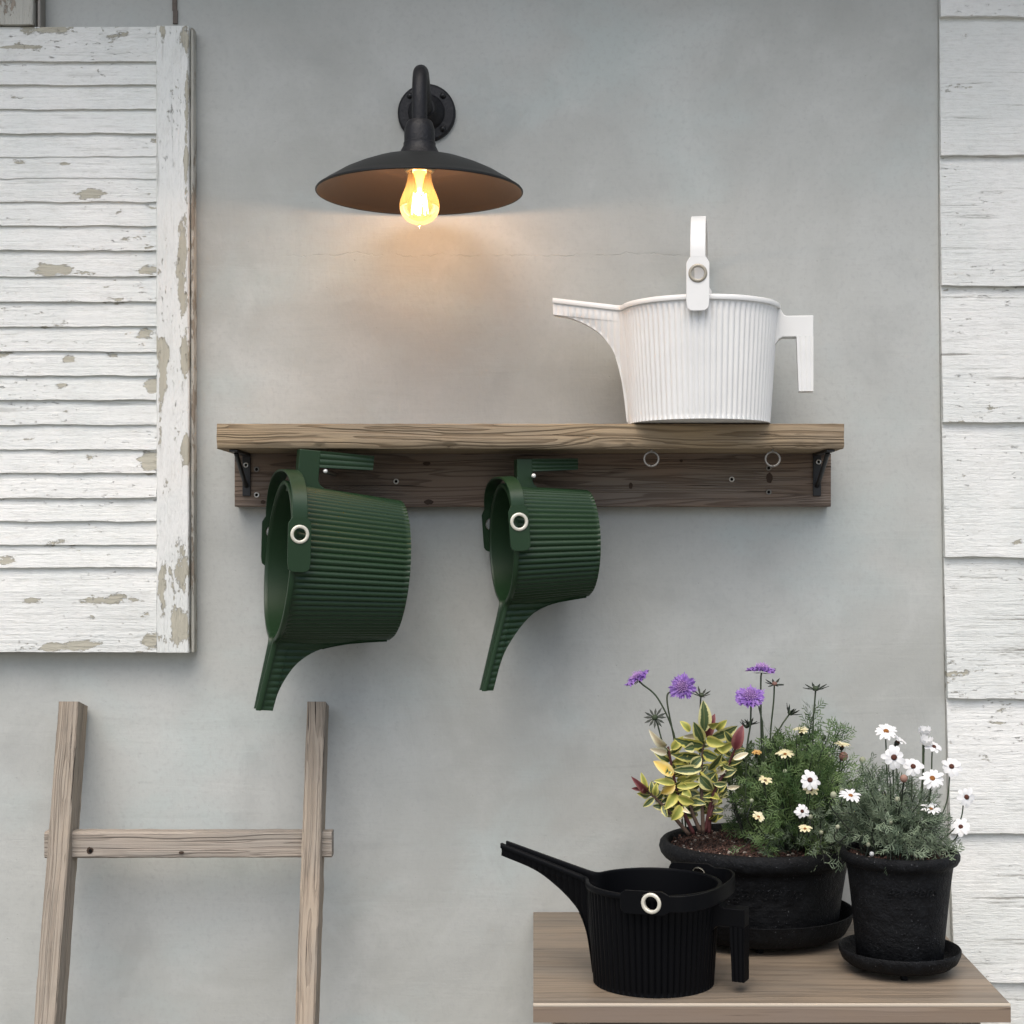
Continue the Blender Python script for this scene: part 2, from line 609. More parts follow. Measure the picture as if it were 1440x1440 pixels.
slat_y = [86, 119, 153, 187, 220, 250, 283, 317, 352, 388, 424, 459, 494, 528, 562, 597, 632, 665, 700, 733, 766, 798, 831]
for i in range(len(slat_y) - 1):
    z1, z0 = W(0, slat_y[i], SQ).z, W(0, slat_y[i + 1], SQ).z
    tilt = random.uniform(-.0012, .0012)
    flat = i in (4, 5)
    o = wavy_board('slat', xl + .05, xi, z0, z1 + .006, .0340 + tilt if not flat else .0325, .0275 if not flat else .0305, .012, M['slat_paint'], i + 1)
wavy_board('top_rail', xl + .05, xi, W(0, 86, SQ).z, W(0, 37.5, SQ).z, .0345, .0330, .03, M['slat_paint'], 31, amp=.0008)
wavy_board('bottom_rail', xl + .05, xi, W(0, 917, SQ).z, W(0, 831, SQ).z, .0330, .0330, .03, M['slat_paint'], 32, amp=.0006)


def rough_bar(name, p0, p1, wx, wy, mat, parent, world, n=60, amp=.0008, seed=0, taper=1.0, chamfer=.0015):
    """a sawn bar along p0->p1 with slightly uneven edges; wx across (x), wy deep (y)"""
    p0, p1 = Vector(p0), Vector(p1)
    d = (p1 - p0).normalized()
    if abs(d.z) > .5:
        ax = Vector((1, 0, 0))
        ax = (ax - d * ax.dot(d)).normalized()
    else:
        ax = Vector((0, 0, 1))
    ay = d.cross(ax).normalized()
    if ay.y < 0:
        ay = -ay
    c = chamfer
    prof = [(-wx / 2 + c, -wy / 2), (wx / 2 - c, -wy / 2), (wx / 2, -wy / 2 + c), (wx / 2, wy / 2 - c), (wx / 2 - c, wy / 2), (-wx / 2 + c, wy / 2), (-wx / 2, wy / 2 - c), (-wx / 2, -wy / 2 + c)]
    v, f = [], []
    L = (p1 - p0).length
    for i in range(n + 1):
        t = i / n
        c0 = p0 + (p1 - p0) * t
        s = 1 + (taper - 1) * t
        for k, (a, b) in enumerate(prof):
            w1 = amp * (nz(t * L * 14, seed, k // 2 * 1.3) + .6 * nz(t * L * 55, seed, k * 2.1))
            v.append(c0 + ax * (a * s + math.copysign(w1, a)) + ay * (b * s + math.copysign(w1 * .7, b)))
    for i in range(n):
        for k in range(8):
            k2 = (k + 1) % 8
            f.append((i * 8 + k, i * 8 + k2, i * 8 + 8 + k2, i * 8 + 8 + k))
    f.append(tuple(range(7, -1, -1)))
    f.append(tuple(n * 8 + k for k in range(8)))
    o = mesh(name, v, f, mat, parent, False, world)
    return fix_normals(o)


zb, zt = W(0, 917.5, SQ).z, W(0, 37, SQ).z
rough_bar('stile', ((xi + xr - .003) / 2 + .0005, -.0195, zb), ((xi + xr - .003) / 2 - .0003, -.0195, zt), xr - xi - .004, .034, M['stile_paint'], sh, sh.location, 160, .0007, 2)
rough_bar('stile', (xl + .025, -.0195, zb), (xl + .025, -.0195, zt), .05, .034, M['stile_paint'], sh, sh.location, 60, .0007, 5)
rough_bar('edge_moulding', (xr + .0008, -.015, zb), (xr - .0002, -.015, zt), .0042, .024, M['beige_paint'], sh, sh.location, 160, .0006, 9)
mesh('gap_shade_sheet', [(xl, -.004, zb), (xi, -.004, zb), (xi, -.004, zt), (xl, -.004, zt)], [(0, 1, 2, 3)], M['dark_hole'], sh, world=sh.location)  # near-black sheet added as painted shade behind the slat gaps

# board whose end peeks in at the top left
p = W(48.5, 35, .04)
tr = empty('window_board', (-1.0, 0, p.z))
tag(tr, 'peeling beige and white window board above the shutter at the top left corner', 'window board')
rough_bar('board', (W(20, 0, .04).x, -.022, p.z + .001), (W(20, 0, .04).x, -.022, p.z + .55), .0565, .036, M['beige_paint'], tr, tr.location, 60, .001, 14)
rough_bar('edge_strip', (W(51.5, 0, .04).x, -.016, p.z), (W(51.5, 0, .04).x, -.016, p.z + .55), .0055, .026, M['dull_steel'], tr, tr.location, 40, .0003, 15)

st = MB()
pp = [W(246 + 3 * nz(k * .7, 3), -30 + k * 9, .003) for k in range(8)]
for i in range(7):
    a, b = pp[i], pp[i + 1]
    wd = .0035
    st.box((min(a.x, b.x) - wd, -.004, b.z), (min(a.x, b.x) + wd, .001, a.z + .0005))
tag(st.build('metal_strap', M['rust']), 'narrow rusty metal strap on the wall just above the shutter corner', 'strap')

# ------------------------------------------------------------------ wall lamp
LX, LY, LZ = -.1557, -.166, 1.841
lamp = empty('wall_lamp', (LX, 0, 2.0))
tag(lamp, 'black gooseneck wall lamp with wide shallow shade and glowing filament bulb', 'lamp')
RotX = Matrix.Rotation(R(90), 4, 'X')
pc = Vector((LX, 0, 1.9995))
pl = MB().lathe([(0.0001, .0085), (.030, .0085), (.042, .0080), (.0452, .0055), (.0455, 0)], pc, 48, RotX).build('base_plate', M['black_metal'], lamp, True, lamp.location, auto=35)
MB().lathe([(.0001, .034), (.014, .034), (.0155, .031), (.017, .022), (.023, .016), (.028, .0105), (.029, .008)], pc, 40, RotX).build('hub', M['black_metal'], lamp, True, lamp.location, auto=50)
for a in (45, 135, 225, 315):
    c = pc + Vector((.0365 * math.cos(R(a)), 0, .0365 * math.sin(R(a))))
    MB().lathe([(.0001, .0125), (.0035, .012), (.0048, .0095), (.0050, .0075)], c, 14, RotX).build('screw', M['bracket'], lamp, True, lamp.location)
arm = curve([(LX, -.022, 1.999), (LX, -.055, 2.000), (LX, -.095, 2.014), (LX, -.128, 2.024), (LX, -.154, 2.012), (LX, LY, 1.980), (LX, LY, 1.925)], 10)
MB().tube(arm, .0112, 18).build('arm', M['black_metal'], lamp, True, lamp.location)
MB().lathe([(.0105, .104), (.0165, .102), (.019, .099), (.0205, .094), (.0222, .090), (.0225, .070), (.0236, .069), (.0236, .065), (.0285, .0555), (.0315, .0505), (.0315, .046)], (LX, LY, LZ), 36).build('socket_cap', M['black_metal'], lamp, True, lamp.location, auto=30)
prof = [(.030, .0485), (.048, .0465), (.072, .0405), (.095, .0315), (.116, .0215), (.128, .0140), (.140, .0068), (.1480, .0010), (.1500, .0002), (.1512, -.0012), (.1512, -.0030), (.1500, -.0040), (.1488, -.0032)]
sh_o = MB().lathe(prof, (LX, LY, LZ), 96)
shade = sh_o.build('shade', M['lamp_outer'], lamp, True, lamp.location, auto=40)
prof_in = [(.1488, -.0032), (.1475, -.0010), (.139, .0050), (.127, .0120), (.115, .0193), (.094, .0290), (.071, .0360), (.069, .0345), (.050, .0425), (.030, .0455), (.006, .0458)]
MB().lathe(prof_in, (LX, LY, LZ), 96).build('shade_lining', M['lamp_inner'], shade, True, lamp.location, auto=40)
MB().lathe([(.0195, .046), (.0215, .034), (.0222, .030), (.0205, .0275), (.0175, .0275), (.0165, .032), (.0001, .034)], (LX, LY, LZ), 32).build('bulb_holder', simple('holder_cream', (.55, .47, .30), .4), lamp, True, lamp.location, auto=50)

gm = Mat('amber_glass')
tn = gm.t
tr_ = tn.nodes.new('ShaderNodeBsdfTransparent')
tr_.inputs[0].default_value = (1.0, .86, .58, 1)
gl = tn.nodes.new('ShaderNodeBsdfGlossy')
gl.inputs['Roughness'].default_value = .05
tl = tn.nodes.new('ShaderNodeBsdfTranslucent')
tl.inputs[0].default_value = (1.0, .62, .16, 1)
mx1 = tn.nodes.new('ShaderNodeMixShader')
mx2 = tn.nodes.new('ShaderNodeMixShader')
lw = tn.nodes.new('ShaderNodeLayerWeight')
lw.inputs[0].default_value = .35
tn.links.new(lw.outputs['Fresnel'], mx1.inputs[0])
tn.links.new(tr_.outputs[0], mx1.inputs[1])
tn.links.new(gl.outputs[0], mx1.inputs[2])
mx2.inputs[0].default_value = .045
tn.links.new(mx1.outputs[0], mx2.inputs[1])
tn.links.new(tl.outputs[0], mx2.inputs[2])
tn.links.new(mx2.outputs[0], tn.nodes['Material Output'].inputs[0])
bp = [(.0170, .029), (.0172, .022), (.0180, .014), (.0208, .004), (.0250, -.006), (.0282, -.015), (.0292, -.022), (.0285, -.029), (.0258, -.036), (.0205, -.0425), (.0130, -.047), (.006, -.0492), (.0022, -.0505), (.0016, -.0535), (.0001, -.0555)]
bulb = MB().lathe(bp, (LX, LY, LZ), 40).build('bulb', gm.m, lamp, True, lamp.location)


def emit(name, col, s):
    m = bpy.data.materials.new(name)
    m.use_nodes = True
    b = m.node_tree.nodes['Principled BSDF']
    b.inputs['Base Color'].default_value = (*col, 1)
    b.inputs['Emission Color'].default_value = (*col, 1)
    b.inputs['Emission Strength'].default_value = s
    return m


fm = MB()
pts = []
for k in range(7):
    a = 2 * math.pi * k / 7
    r = .0125
    fm.tube([(LX + r * .72 * math.cos(a), LY + r * .72 * math.sin(a), LZ - .004), (LX + r * math.cos(a), LY + r * math.sin(a), LZ - .034)], .0009, 6)
fm.build('filament', emit('filament_glow', (1, .82, .45), 8), bulb, True, lamp.location)
MB().lathe([(.0001, -.006), (.0035, -.005), (.004, .006), (.0065, .018), (.009, .028)], (LX, LY, LZ), 16).build('glass_stem', emit('stem_glow', (1, .62, .16), .9), bulb, True, lamp.location)
pt = bpy.data.lights.new('bulb_light', 'POINT')
pt.energy = 1.3
pt.color = (1, .72, .68)
pt.shadow_soft_size = .012
po = bpy.data.objects.new('bulb_light', pt)
COL.objects.link(po)
po.parent = lamp
po.location = Vector((LX, LY, LZ - .019)) - lamp.location

# ------------------------------------------------------------------ shelf
shelf = empty('wall_shelf', (0, -.08, 1.38))
tag(shelf, 'weathered thick timber shelf on a dark back board with black brackets', 'shelf')
zt_, zb_ = 1.502, 1.4655
nx = 260
v, f = [], []
x0, x1 = -.4545, .467
prof_n = 14
for k in range(nx + 1):
    x = x0 + (x1 - x0) * k / nx
    e = .0016 * nz(x * 22, 1.1) + .0009 * nz(x * 90, 4.4)
    chip = max(0, nz(x * 9, 8.8) - .08) * .008 + max(0, nz(x * 31, 2.8) - .15) * .006
    fr = -.152
    ring_ = [(-.001, zt_), (-.10, zt_ + .0005 * nz(x * 8, 2)), (fr + .0015, zt_ + .0007 * nz(x * 50, 3)), (fr, zt_ - .0015), (fr + .0008 * nz(x * 30, 7), zt_ - .010), (fr + .001 * nz(x * 30, 9), zt_ - .020),
             (fr + e * .4, zb_ + .008 + chip * .5), (fr + .0015 + chip * .6, zb_ + .003 + chip), (fr + .004 + chip, zb_ + chip * .25 + e * .3), (-.11, zb_), (-.001, zb_)]
    v += [(x + (.0012 * nz(yy * 60, zz * 90) if k in (0, nx) else 0), yy, zz) for yy, zz in ring_]
L_ = 11
for k in range(nx):
    for j in range(L_):
        j2 = (j + 1) % L_
        f.append((k * L_ + j, k * L_ + j2, (k + 1) * L_ + j2, (k + 1) * L_ + j))
f.append(tuple(range(L_ - 1, -1, -1)))
f.append(tuple(nx * L_ + j for j in range(L_)))
fix_normals(mesh('shelf_board', v, f, M['shelf_wood'], shelf, True, shelf.location, auto=28))
bb0, bb1 = W(330, 712.5, .030), W(1168.5, 0, .030)
v, f = [], []
for k in range(101):
    x = bb0.x + (bb1.x - bb0.x) * k / 100
    e = .0008 * nz(x * 14, 6)
    for (yy, zz) in [(-.0005, bb0.z + e), (-.028, bb0.z + e), (-.030, bb0.z + .002 + e), (-.030, zb_ - .0002), (-.0005, zb_ - .0002)]:
        v.append((x, yy, zz))
for k in range(100):
    for j in range(5):
        j2 = (j + 1) % 5
        f.append((k * 5 + j, k * 5 + j2, k * 5 + 5 + j2, k * 5 + 5 + j))
f += [(4, 3, 2, 1, 0), tuple(500 + j for j in range(5))]
fix_normals(mesh('back_board', v, f, M['board_wood'], shelf, False, shelf.location))


def screw(px, py, q, mat, r=.0042):
    c = W(px, py, q)
    o = MB().lathe([(.0016, .0006), (r * .55, .0006), (r * .62, .0016), (r, .0014), (r * 1.05, 0)], c, 18, RotX).build('screw', mat, shelf, True, shelf.location)
    MB().lathe([(.0001, .0007), (r * .56, .0007)], c, 12, RotX).build('screw_socket', M['dark_hole'], o, False, shelf.location)


for (px, py, m) in [(557, 677, 'steel'), (1029, 674, 'steel'), (361, 660, 'dull_steel'), (361, 696, 'steel'), (1081, 658, 'dull_steel'), (1081, 692, 'dull_steel')]:
    screw(px, py, .0305, M[m])

def knot(px, py, q, rx, rz, mat, parent, seed):
    c = W(px, py, q)
    v, f = [Vector((c.x, c.y - .0006, c.z))], []
    for k in range(18):
        a = 2 * math.pi * k / 18
        j = 1 + .25 * nz(math.cos(a) * 2, math.sin(a) * 2, seed)
        v.append(Vector((c.x + rx * j * math.cos(a), c.y, c.z + rz * j * math.sin(a))))
        f.append((0, 1 + k, 1 + (k + 1) % 18))
    return fix_normals(mesh('knot', v, f, mat, parent, True, parent.location))


M['knot'] = simple('knot_wood', (.075, .050, .036), .7, 0, .2, .5, 160, .8, .001)
for i, (px, py, rx, rz) in enumerate([(603, 706, .0075, .004), (600, 652, .006, .003), (887, 683, .003, .005), (1082, 672, .005, .008), (958, 648, .0025, .0025), (370, 706, .004, .003)]):
    knot(px, py, .0303, rx, rz, M['knot'], shelf, i)

for side, pxc, pxb in ((-1, 346.5, 332), (1, 1149, 1163)):
    b = MB()
    xc = W(pxc, 0, .033).x
    w = .0062
    zt2 = zb_ - .0006
    zl = W(0, 697.5, .033).z
    b.box((xc - w, -.0335, zl), (xc + w, -.0300, zt2))
    b.box((xc - w, -.142, zt2 - .0035), (xc + w, -.0336, zt2))
    pb = MB()
    x2 = xc
    pb.tube(curve([(x2, -.0345, zl + .016), (x2, -.045, zl + .020), (x2, -.095, zt2 - .018), (x2, -.118, zt2 - .0045)], 6), .0036, 8)
    bo = b.build('bracket', M['bracket'], shelf, False, shelf.location, bevel=.0008)
    pb.build('brace', M['bracket'], bo, True, shelf.location)
    px_s = 346 if side < 0 else 1151
    screw(px_s, 654 if side < 0 else 649.5, .034, M['steel'], .0040)

hooks = []
for px in (916, 1086.5):                      # round screw eyes under the board
    c = W(px, 645.5, .135)
    rr = .0106
    ring = MB()
    pts = [(c.x + rr * math.sin(a), c.y, c.z - rr * math.cos(a)) for a in [2 * math.pi * k / 28 for k in range(29)]]
    ring.tube(pts, .0016, 8)
    ring.tube([(c.x, c.y, c.z + rr - .0012), (c.x, c.y, zb_ + .002)], .0017, 8)
    ring.build('screw_eye', M['dull_steel'], shelf, True, shelf.location)
for (px, py, qq) in ((457.5, 662.5, .150), (750.5, 669, .150)):   # pegs the green cans hang on
    c = W(px, py, qq)
    pg = MB().tube([(c.x, -.029, c.z), (c.x, -qq + .001, c.z)], .0028, 10)
    po_ = pg.build('peg', M['dull_steel'], shelf, True, shelf.location)
    MB().lathe([(.0001, .0030), (.0022, .0024), (.0032, .0008), (.0032, -.001)], c, 16, RotX).build('peg_tip', simple('white_tip', (.8, .8, .76), .35), po_, True, shelf.location)


# ------------------------------------------------------------------ watering cans
def watering_can(mat, ringmat, big, M4, fold, label, group, name='watering_can', reach=None):
    root = empty(name, mat=M4)
    tag(root, label, 'watering can', group)
    if big:
        RT, RB, H, NF, wj, wt, rise = .1155, .1040, .174, 74, .020, .0095, math.tan(R(8.5))
        keel = [(0, .1055), (.035, .1095), (.068, .1150), (.106, .1265), (.132, .144), (.148, .165), (.160, .191), (.166, .2185)]
        b, pu, pe, hw, ra, zp, s = .1222, .042, -.011, .0162, .134, .158, 1.0
    else:
        RT, RB, H, NF, wj, wt, rise = .0872, .0792, .1300, 56, .0165, .0088, math.tan(R(15.0))
        keel = [(0, .0803), (.030, .0845), (.055, .0895), (.078, .099), (.096, .113), (.116, .1370), (.134, .168), (.149, .2165)]
        b, pu, pe, hw, ra, zp, s = .0940, .031, -.011, .0148, .0990, .121, .757
    xj0 = RT * .985
    ra = reach or ra
    zp += .003 * big + (.0035 if fold > 1 else 0) * s
    tipx = keel[-1][1]

    def ztop(x):
        return H + max(0, x - xj0) * rise

    vmax = keel[-1][0] / ztop(keel[-1][1])
    kc = curve([(z / ztop(x), x, 0) for z, x in keel], 12)
    kv = [(p[0], p[1]) for p in kc]
    kv[-1] = (vmax, keel[-1][1])
    NA, NS, NK = NF * 8, 140, 84
    levels = [0, .03] + [vmax if i == NK else .03 + (vmax - .03) * (1 - (1 - i / NK) ** 1.7) for i in range(1, NK + 1)] + [vmax + (1 - vmax) * i / 3 for i in (1, 2, 3)]
    NV = len(levels)
    ik = levels.index(vmax) if vmax in levels else NK + 1

    def xs(v):
        for (v0, x0), (v1, x1) in zip(kv, kv[1:]):
            if v <= v1:
                t = (v - v0) / max(1e-9, v1 - v0)
                return x0 + (x1 - x0) * t
        return tipx

    def zk(x):
        for (v0, x0), (v1, x1) in zip(kv, kv[1:]):
            if x <= x1:
                return (v0 + (v1 - v0) * (x - x0) / max(1e-9, x1 - x0)) * ztop(x)
        return keel[-1][0]

    def outline(v, off, flutes):
        r = RB + (RT - RB) * v
        # smoothed keel
        xk = xs(v)
        d = math.asin(wj / r)
        join = (-r * math.cos(d), wj)
        tip = (-max(xk, r + .0004), wt)
        P = []
        xt_ = -tip[0]

        def side(i):
            xj_ = r * math.cos(d)
            x = min(xj_ + (tipx - xj_) * (1 - i / NS), xt_ + 1e-7 * i)
            t = (x - xj_) / max(1e-6, xt_ - xj_)
            return -x, wj + (wt - wj) * t ** .8

        for i in range(NS):
            x, y = side(i)
            P.append([x, y])
        for i in range(NA + 1):
            a = math.pi - d - (2 * math.pi - 2 * d) * i / NA
            P.append([r * math.cos(a), r * math.sin(a)])
        for i in range(NS):
            x, y = side(NS - 1 - i)
            P.append([x, -y])
        P = np.array(P)
        # fillet at the join, by arclength-weighted smoothing
        for it in range(60):
            for c in (NS, NS + NA):
                lo, hi = c - 14, c + 15
                P[lo:hi] = (P[lo - 1:hi - 1] + P[lo + 1:hi + 1]) / 2
        T = np.gradient(P, axis=0)
        T[:NS - 20] = (P[NS - 12] - P[0]) / np.linalg.norm(P[NS - 12] - P[0])
        T[-(NS - 20):] = (P[-1] - P[-(NS - 12)]) / np.linalg.norm(P[-1] - P[-(NS - 12)])
        T[:NS - 20] *= 1
        T /= np.linalg.norm(T, axis=1)[:, None] + 1e-12
        Nn = np.stack([-T[:, 1], T[:, 0]], 1)
        # outward: away from the centre line
        if Nn[NS + NA // 2][0] < 0:
            Nn = -Nn
        amp = np.zeros(len(P))
        if flutes:
            env = min(1, v / .03) * (1 if v < .955 else 0)
            for i in range(len(P)):
                if NS <= i <= NS + NA:
                    a = (i - NS) / NA * NF
                    cval = abs(math.cos(math.pi * a)) ** 1.0
                    amp[i] = -.0027 * (1 - cval) * env * s ** .3
                else:
                    ph = (abs(P[i][0]) - xj0) / (.0094 * (1 if big else .95))
                    cval = abs(math.cos(math.pi * ph))
                    amp[i] = -.0019 * (1 - cval) * env * max(0, min(1, (v * ztop(abs(P[i][0])) - zk(abs(P[i][0]))) / .004))
        return P + Nn * (off + amp)[:, None] if isinstance(off, np.ndarray) else P + Nn * (off + amp[:, None])

    nP = 2 * NS + NA + 1
    t_ = .0026

    def grid(off, flutes, zoff):
        V = []
        for v in levels:
            P = outline(v, off, flutes)
            for (x, y) in P:
                z = v * ztop(-x) if x < -xj0 else v * H
                V.append((x, y, z + zoff * (1 - v)))
        return V

    Vo = grid(0.0, True, 0)
    Vi = grid(-t_, False, .004)
    n0 = len(Vo)

    def collect(rng, with_cap):
        f = []
        for j in range(NV - 1):
            for i in rng:
                a = j * nP + i
                f.append((a, a + 1, a + nP + 1, a + nP))
                f.append((n0 + a + 1, n0 + a, n0 + a + nP, n0 + a + nP + 1))
        return f

    allV = Vo + Vi
    spf = collect(list(range(0, NS - 6)) + list(range(NS + NA + 6, nP - 1)), False)
    for j in range(ik):        # keel strip, outer and inner floor
        a, c = j * nP, j * nP + nP - 1
        spf.append((c, a, a + nP, c + nP))
        if j > 0:
            spf.append((n0 + a, n0 + c, n0 + c + nP, n0 + a + nP))
    for j in range(ik, NV - 1):  # end edges of the mouth
        for e in (0, nP - 1):
            a = j * nP + e
            spf.append((a, a + nP, n0 + a + nP, n0 + a))
    a, c = ik * nP, ik * nP + nP - 1
    spf.append((a, c, n0 + c, n0 + a))
    bdf = collect(list(range(NS - 6, NS + NA + 6)), True)
    bdf.append(tuple(range(nP)))
    bdf.append(tuple(n0 + nP + i for i in range(nP - 1, -1, -1)))

    def sub(faces):
        used = sorted({i for q in faces for i in q})
        mp = {o: k for k, o in enumerate(used)}
        return [allV[i] for i in used], [tuple(mp[i] for i in q) for q in faces]

    for nm, fc in (('body', bdf), ('spout', spf)):
        vv, ff = sub(fc)
        o = mesh(nm, vv, ff, mat, root, True, auto=38)
    # rim
    prof = [(-t_ - .0004, -.006), (-t_ - .0004, .0002), (-t_ + .0002, .0012), (.0018, .0012), (.0030, .0002), (.0032, -.0045), (.0026, -.0062), (.0, -.0066)]
    if not big:
        prof = [(a * .9, b_ * .9) for a, b_ in prof]
    outs = {}
    v, f = [], []
    K = len(prof)
    cols = [outline(1.0, o_, False) for o_, _ in prof]
    for i in range(nP):
        for k in range(K):
            x, y = cols[k][i]
            v.append((x, y, ztop(-cols[3][i][0]) + prof[k][1]))
    for i in range(nP - 1):
        for k in range(K):
            k2 = (k + 1) % K
            f.append((i * K + k, i * K + k2, (i + 1) * K + k2, (i + 1) * K + k))
    f.append(tuple(range(K)))
    f.append(tuple((nP - 1) * K + k for k in range(K - 1, -1, -1)))
    fix_normals(mesh('rim', v, f, mat, root, True, auto=50))
    # grip: flat arm then a ribbed upright grip
    ax0, ax1 = RT * .93, (.166 if big else .126)
    az1, az0 = (.157, .126) if big else (.1075, .0840)
    gx0 = .1415 if big else .107
    gz = .046 if big else .0140
    wa = .0125 if big else .011
    hd = MB()
    gs = .006 * s
    # profile polygon of the arm in xz with a gusset to the body
    poly = [(ax0 - .004, az1 + .012 * s), (RT + .003, az1 + .010 * s), (RT + .008, az1 + .0015), (RT + .012, az1), (ax1, az1), (ax1, az0 - .0002), (RT + .006, az0), (RT + .0005, az0 - .003 * s), (RT - .004, az0 - .010 * s), (ax0 - .004, az0 - .010 * s)]
    n = len(poly)
    hd.add([(x, -wa, z) for x, z in poly] + [(x, wa, z) for x, z in poly],
           [tuple(range(n)), tuple(range(2 * n - 1, n - 1, -1))] + [((k + 1) % n, k, n + k, n + (k + 1) % n) for k in range(n)])
    ho = fix_normals(hd.build('handle_arm', mat, root, False, bevel=.0011))
    # grip section outline with grooves, swept downwards
    sec = []
    nr = 6
    W2 = wa + .0008
    X0, X1 = gx0, ax1
    for k in range(nr * 6 + 1):
        t = k / (nr * 6)
        sec.append((X0 + (X1 - X0) * t, -W2 + .0011 * (1 - abs(math.cos(math.pi * nr * .5 * 2 * t / 2)))))
    for k in range(1, 31):
        t = k / 31
        sec.append((X1 - .0009 * (1 - abs(math.cos(math.pi * 5 * t))), -W2 + 2 * W2 * t))
    for k in range(nr * 6 + 1):
        t = 1 - k / (nr * 6)
        sec.append((X0 + (X1 - X0) * t, W2 - .0011 * (1 - abs(math.cos(math.pi * nr * t / 2 * 1)))))
    for k in range(1, 31):
        t = 1 - k / 31
        sec.append((X0 + .0009 * (1 - abs(math.cos(math.pi * 5 * t))), -W2 + 2 * W2 * t))
    v, f = [], []
    n = len(sec)
    lv = [az0 + .0004, az0 - .001, (az0 + gz) / 2, gz + .0008, gz]
    for z in lv:
        t = (az0 - z) / (az0 - gz)
        for (x, y) in sec:
            v.append((X1 + (x - X1) * (1 - .14 * t), y * (1 - .06 * t), z))
    for j in range(len(lv) - 1):
        for k in range(n):
            k2 = (k + 1) % n
            f.append((j * n + k, j * n + k2, (j + 1) * n + k2, (j + 1) * n + k))
    f.append(tuple(range(n)))
    f.append(tuple((len(lv) - 1) * n + k for k in range(n - 1, -1, -1)))
    fix_normals(mesh('grip', v, f, mat, root, True, auto=35))
    # bail handle: local frame u (away from pivot), w (strap width), y
    ca, sa = math.cos(fold), math.sin(fold)

    def B(u, w, y):
        return (u * sa + w * ca, y, zp + u * ca - w * sa)

    th = .0030
    ruc = pu
    rh = .0100
    us = ruc + .024           # plate ends, strap begins
    sw = .0107 if big else .0100
    rad = .009
    outl = []
    c_ = [(us, -sw), (us - .009, -hw), (pe + rad, -hw)]
    for k in range(1, 8):
        a = math.pi / 2 * k / 8
        c_.append((pe + rad - rad * math.sin(a), -hw + rad * (1 - math.cos(a))))
    c_.append((pe, -hw + rad))
    c_ += [(u, -w) for u, w in reversed(c_)]
    # resample by angle around the ring centre
    NR = 64
    pts = []
    poly = c_
    for k in range(NR):
        a = 2 * math.pi * k / NR
        dx, dy = math.cos(a), math.sin(a)
        best = None
        for i in range(len(poly)):
            x0, y0 = poly[i][0] - ruc, poly[i][1]
            x1, y1 = poly[(i + 1) % len(poly)][0] - ruc, poly[(i + 1) % len(poly)][1]
            ex, ey = x1 - x0, y1 - y0
            den = dx * ey - dy * ex
            if abs(den) < 1e-12:
                continue
            tt = (x0 * ey - y0 * ex) / den
            uu = (x0 * dy - y0 * dx) / den
            if tt > 0 and -1e-6 <= uu <= 1 + 1e-6:
                if best is None or tt > best:
                    best = tt
        pts.append((ruc + dx * best, dy * best))
    hp = MB()
    for sgn in (-1, 1):
        v, f = [], []
        for lay, off in ((0, 0), (1, th)):
            for k in range(NR):
                v.append(B(pts[k][0], pts[k][1], sgn * (b + off)))
            for k in range(NR):
                a = 2 * math.pi * k / NR
                v.append(B(ruc + rh * math.cos(a), rh * math.sin(a), sgn * (b + off)))
        for k in range(NR):
            k2 = (k + 1) % NR
            o0, i0, o1, i1 = 0, NR, 2 * NR, 3 * NR
            f += [(o0 + k, o0 + k2, i0 + k2, i0 + k), (o1 + k2, o1 + k, i1 + k, i1 + k2), (o0 + k2, o0 + k, o1 + k, o1 + k2), (i0 + k, i0 + k2, i1 + k2, i1 + k)]
        hp.add(v, f)
        # pivot pin
        hp.tube([B(0, 0, sgn * (RT - .002)), B(0, 0, sgn * (b + .0005))], .005 * (1 if big else .85), 14)
    v, f = [], []
    path = []
    NH = 40
    for k in range(NH + 1):
        a = math.pi * k / NH
        cx, sx_ = math.cos(a), math.sin(a)
        e_ = 2 / 2.4
        path.append((us - .0005 + (ra - us) * abs(sx_) ** e_, -(b + th / 2) * math.copysign(abs(cx) ** e_, cx)))
    for i, (u, y) in enumerate(path):
        u0, y0 = path[max(0, i - 1)]
        u1, y1 = path[min(NH, i + 1)]
        tx, ty = u1 - u0, y1 - y0
        l_ = math.hypot(tx, ty) + 1e-12
        nx_, ny_ = -ty / l_, tx / l_
        for (w, o_) in ((-sw, -th / 2), (sw, -th / 2), (sw, th / 2), (-sw, th / 2)):
            v.append(B(u + nx_ * o_, w, y + ny_ * o_))
    for i in range(NH):
        for k in range(4):
            k2 = (k + 1) % 4
            f.append((i * 4 + k, i * 4 + k2, i * 4 + 4 + k2, i * 4 + 4 + k))
    hp.add(v, f)
    bo = fix_normals(hp.build('carry_handle', mat, root, True, auto=30, bevel=.0006, bseg=1))
    for sgn in (-1, 1):
        g = MB()
        v, f = [], []
        pr = [(rh - .0012, -.0006), (rh - .0012, th + .0012), (rh - .0004, th + .0018), (rh + .0022, th + .0018), (rh + .0032, th + .0008), (rh + .0032, th - .0002)]
        for k in range(40):
            a = 2 * math.pi * k / 40
            for (r_, o_) in pr:
                v.append(B(ruc + r_ * math.cos(a), r_ * math.sin(a), sgn * (b + o_)))
        K2 = len(pr)
        for k in range(40):
            k2 = (k + 1) % 40
            for j in range(K2 - 1):
                f.append((k * K2 + j, k2 * K2 + j, k2 * K2 + j + 1, k * K2 + j + 1))
        g.add(v, f)
        fix_normals(g.build('grommet', ringmat, bo, True, auto=50))
    return root


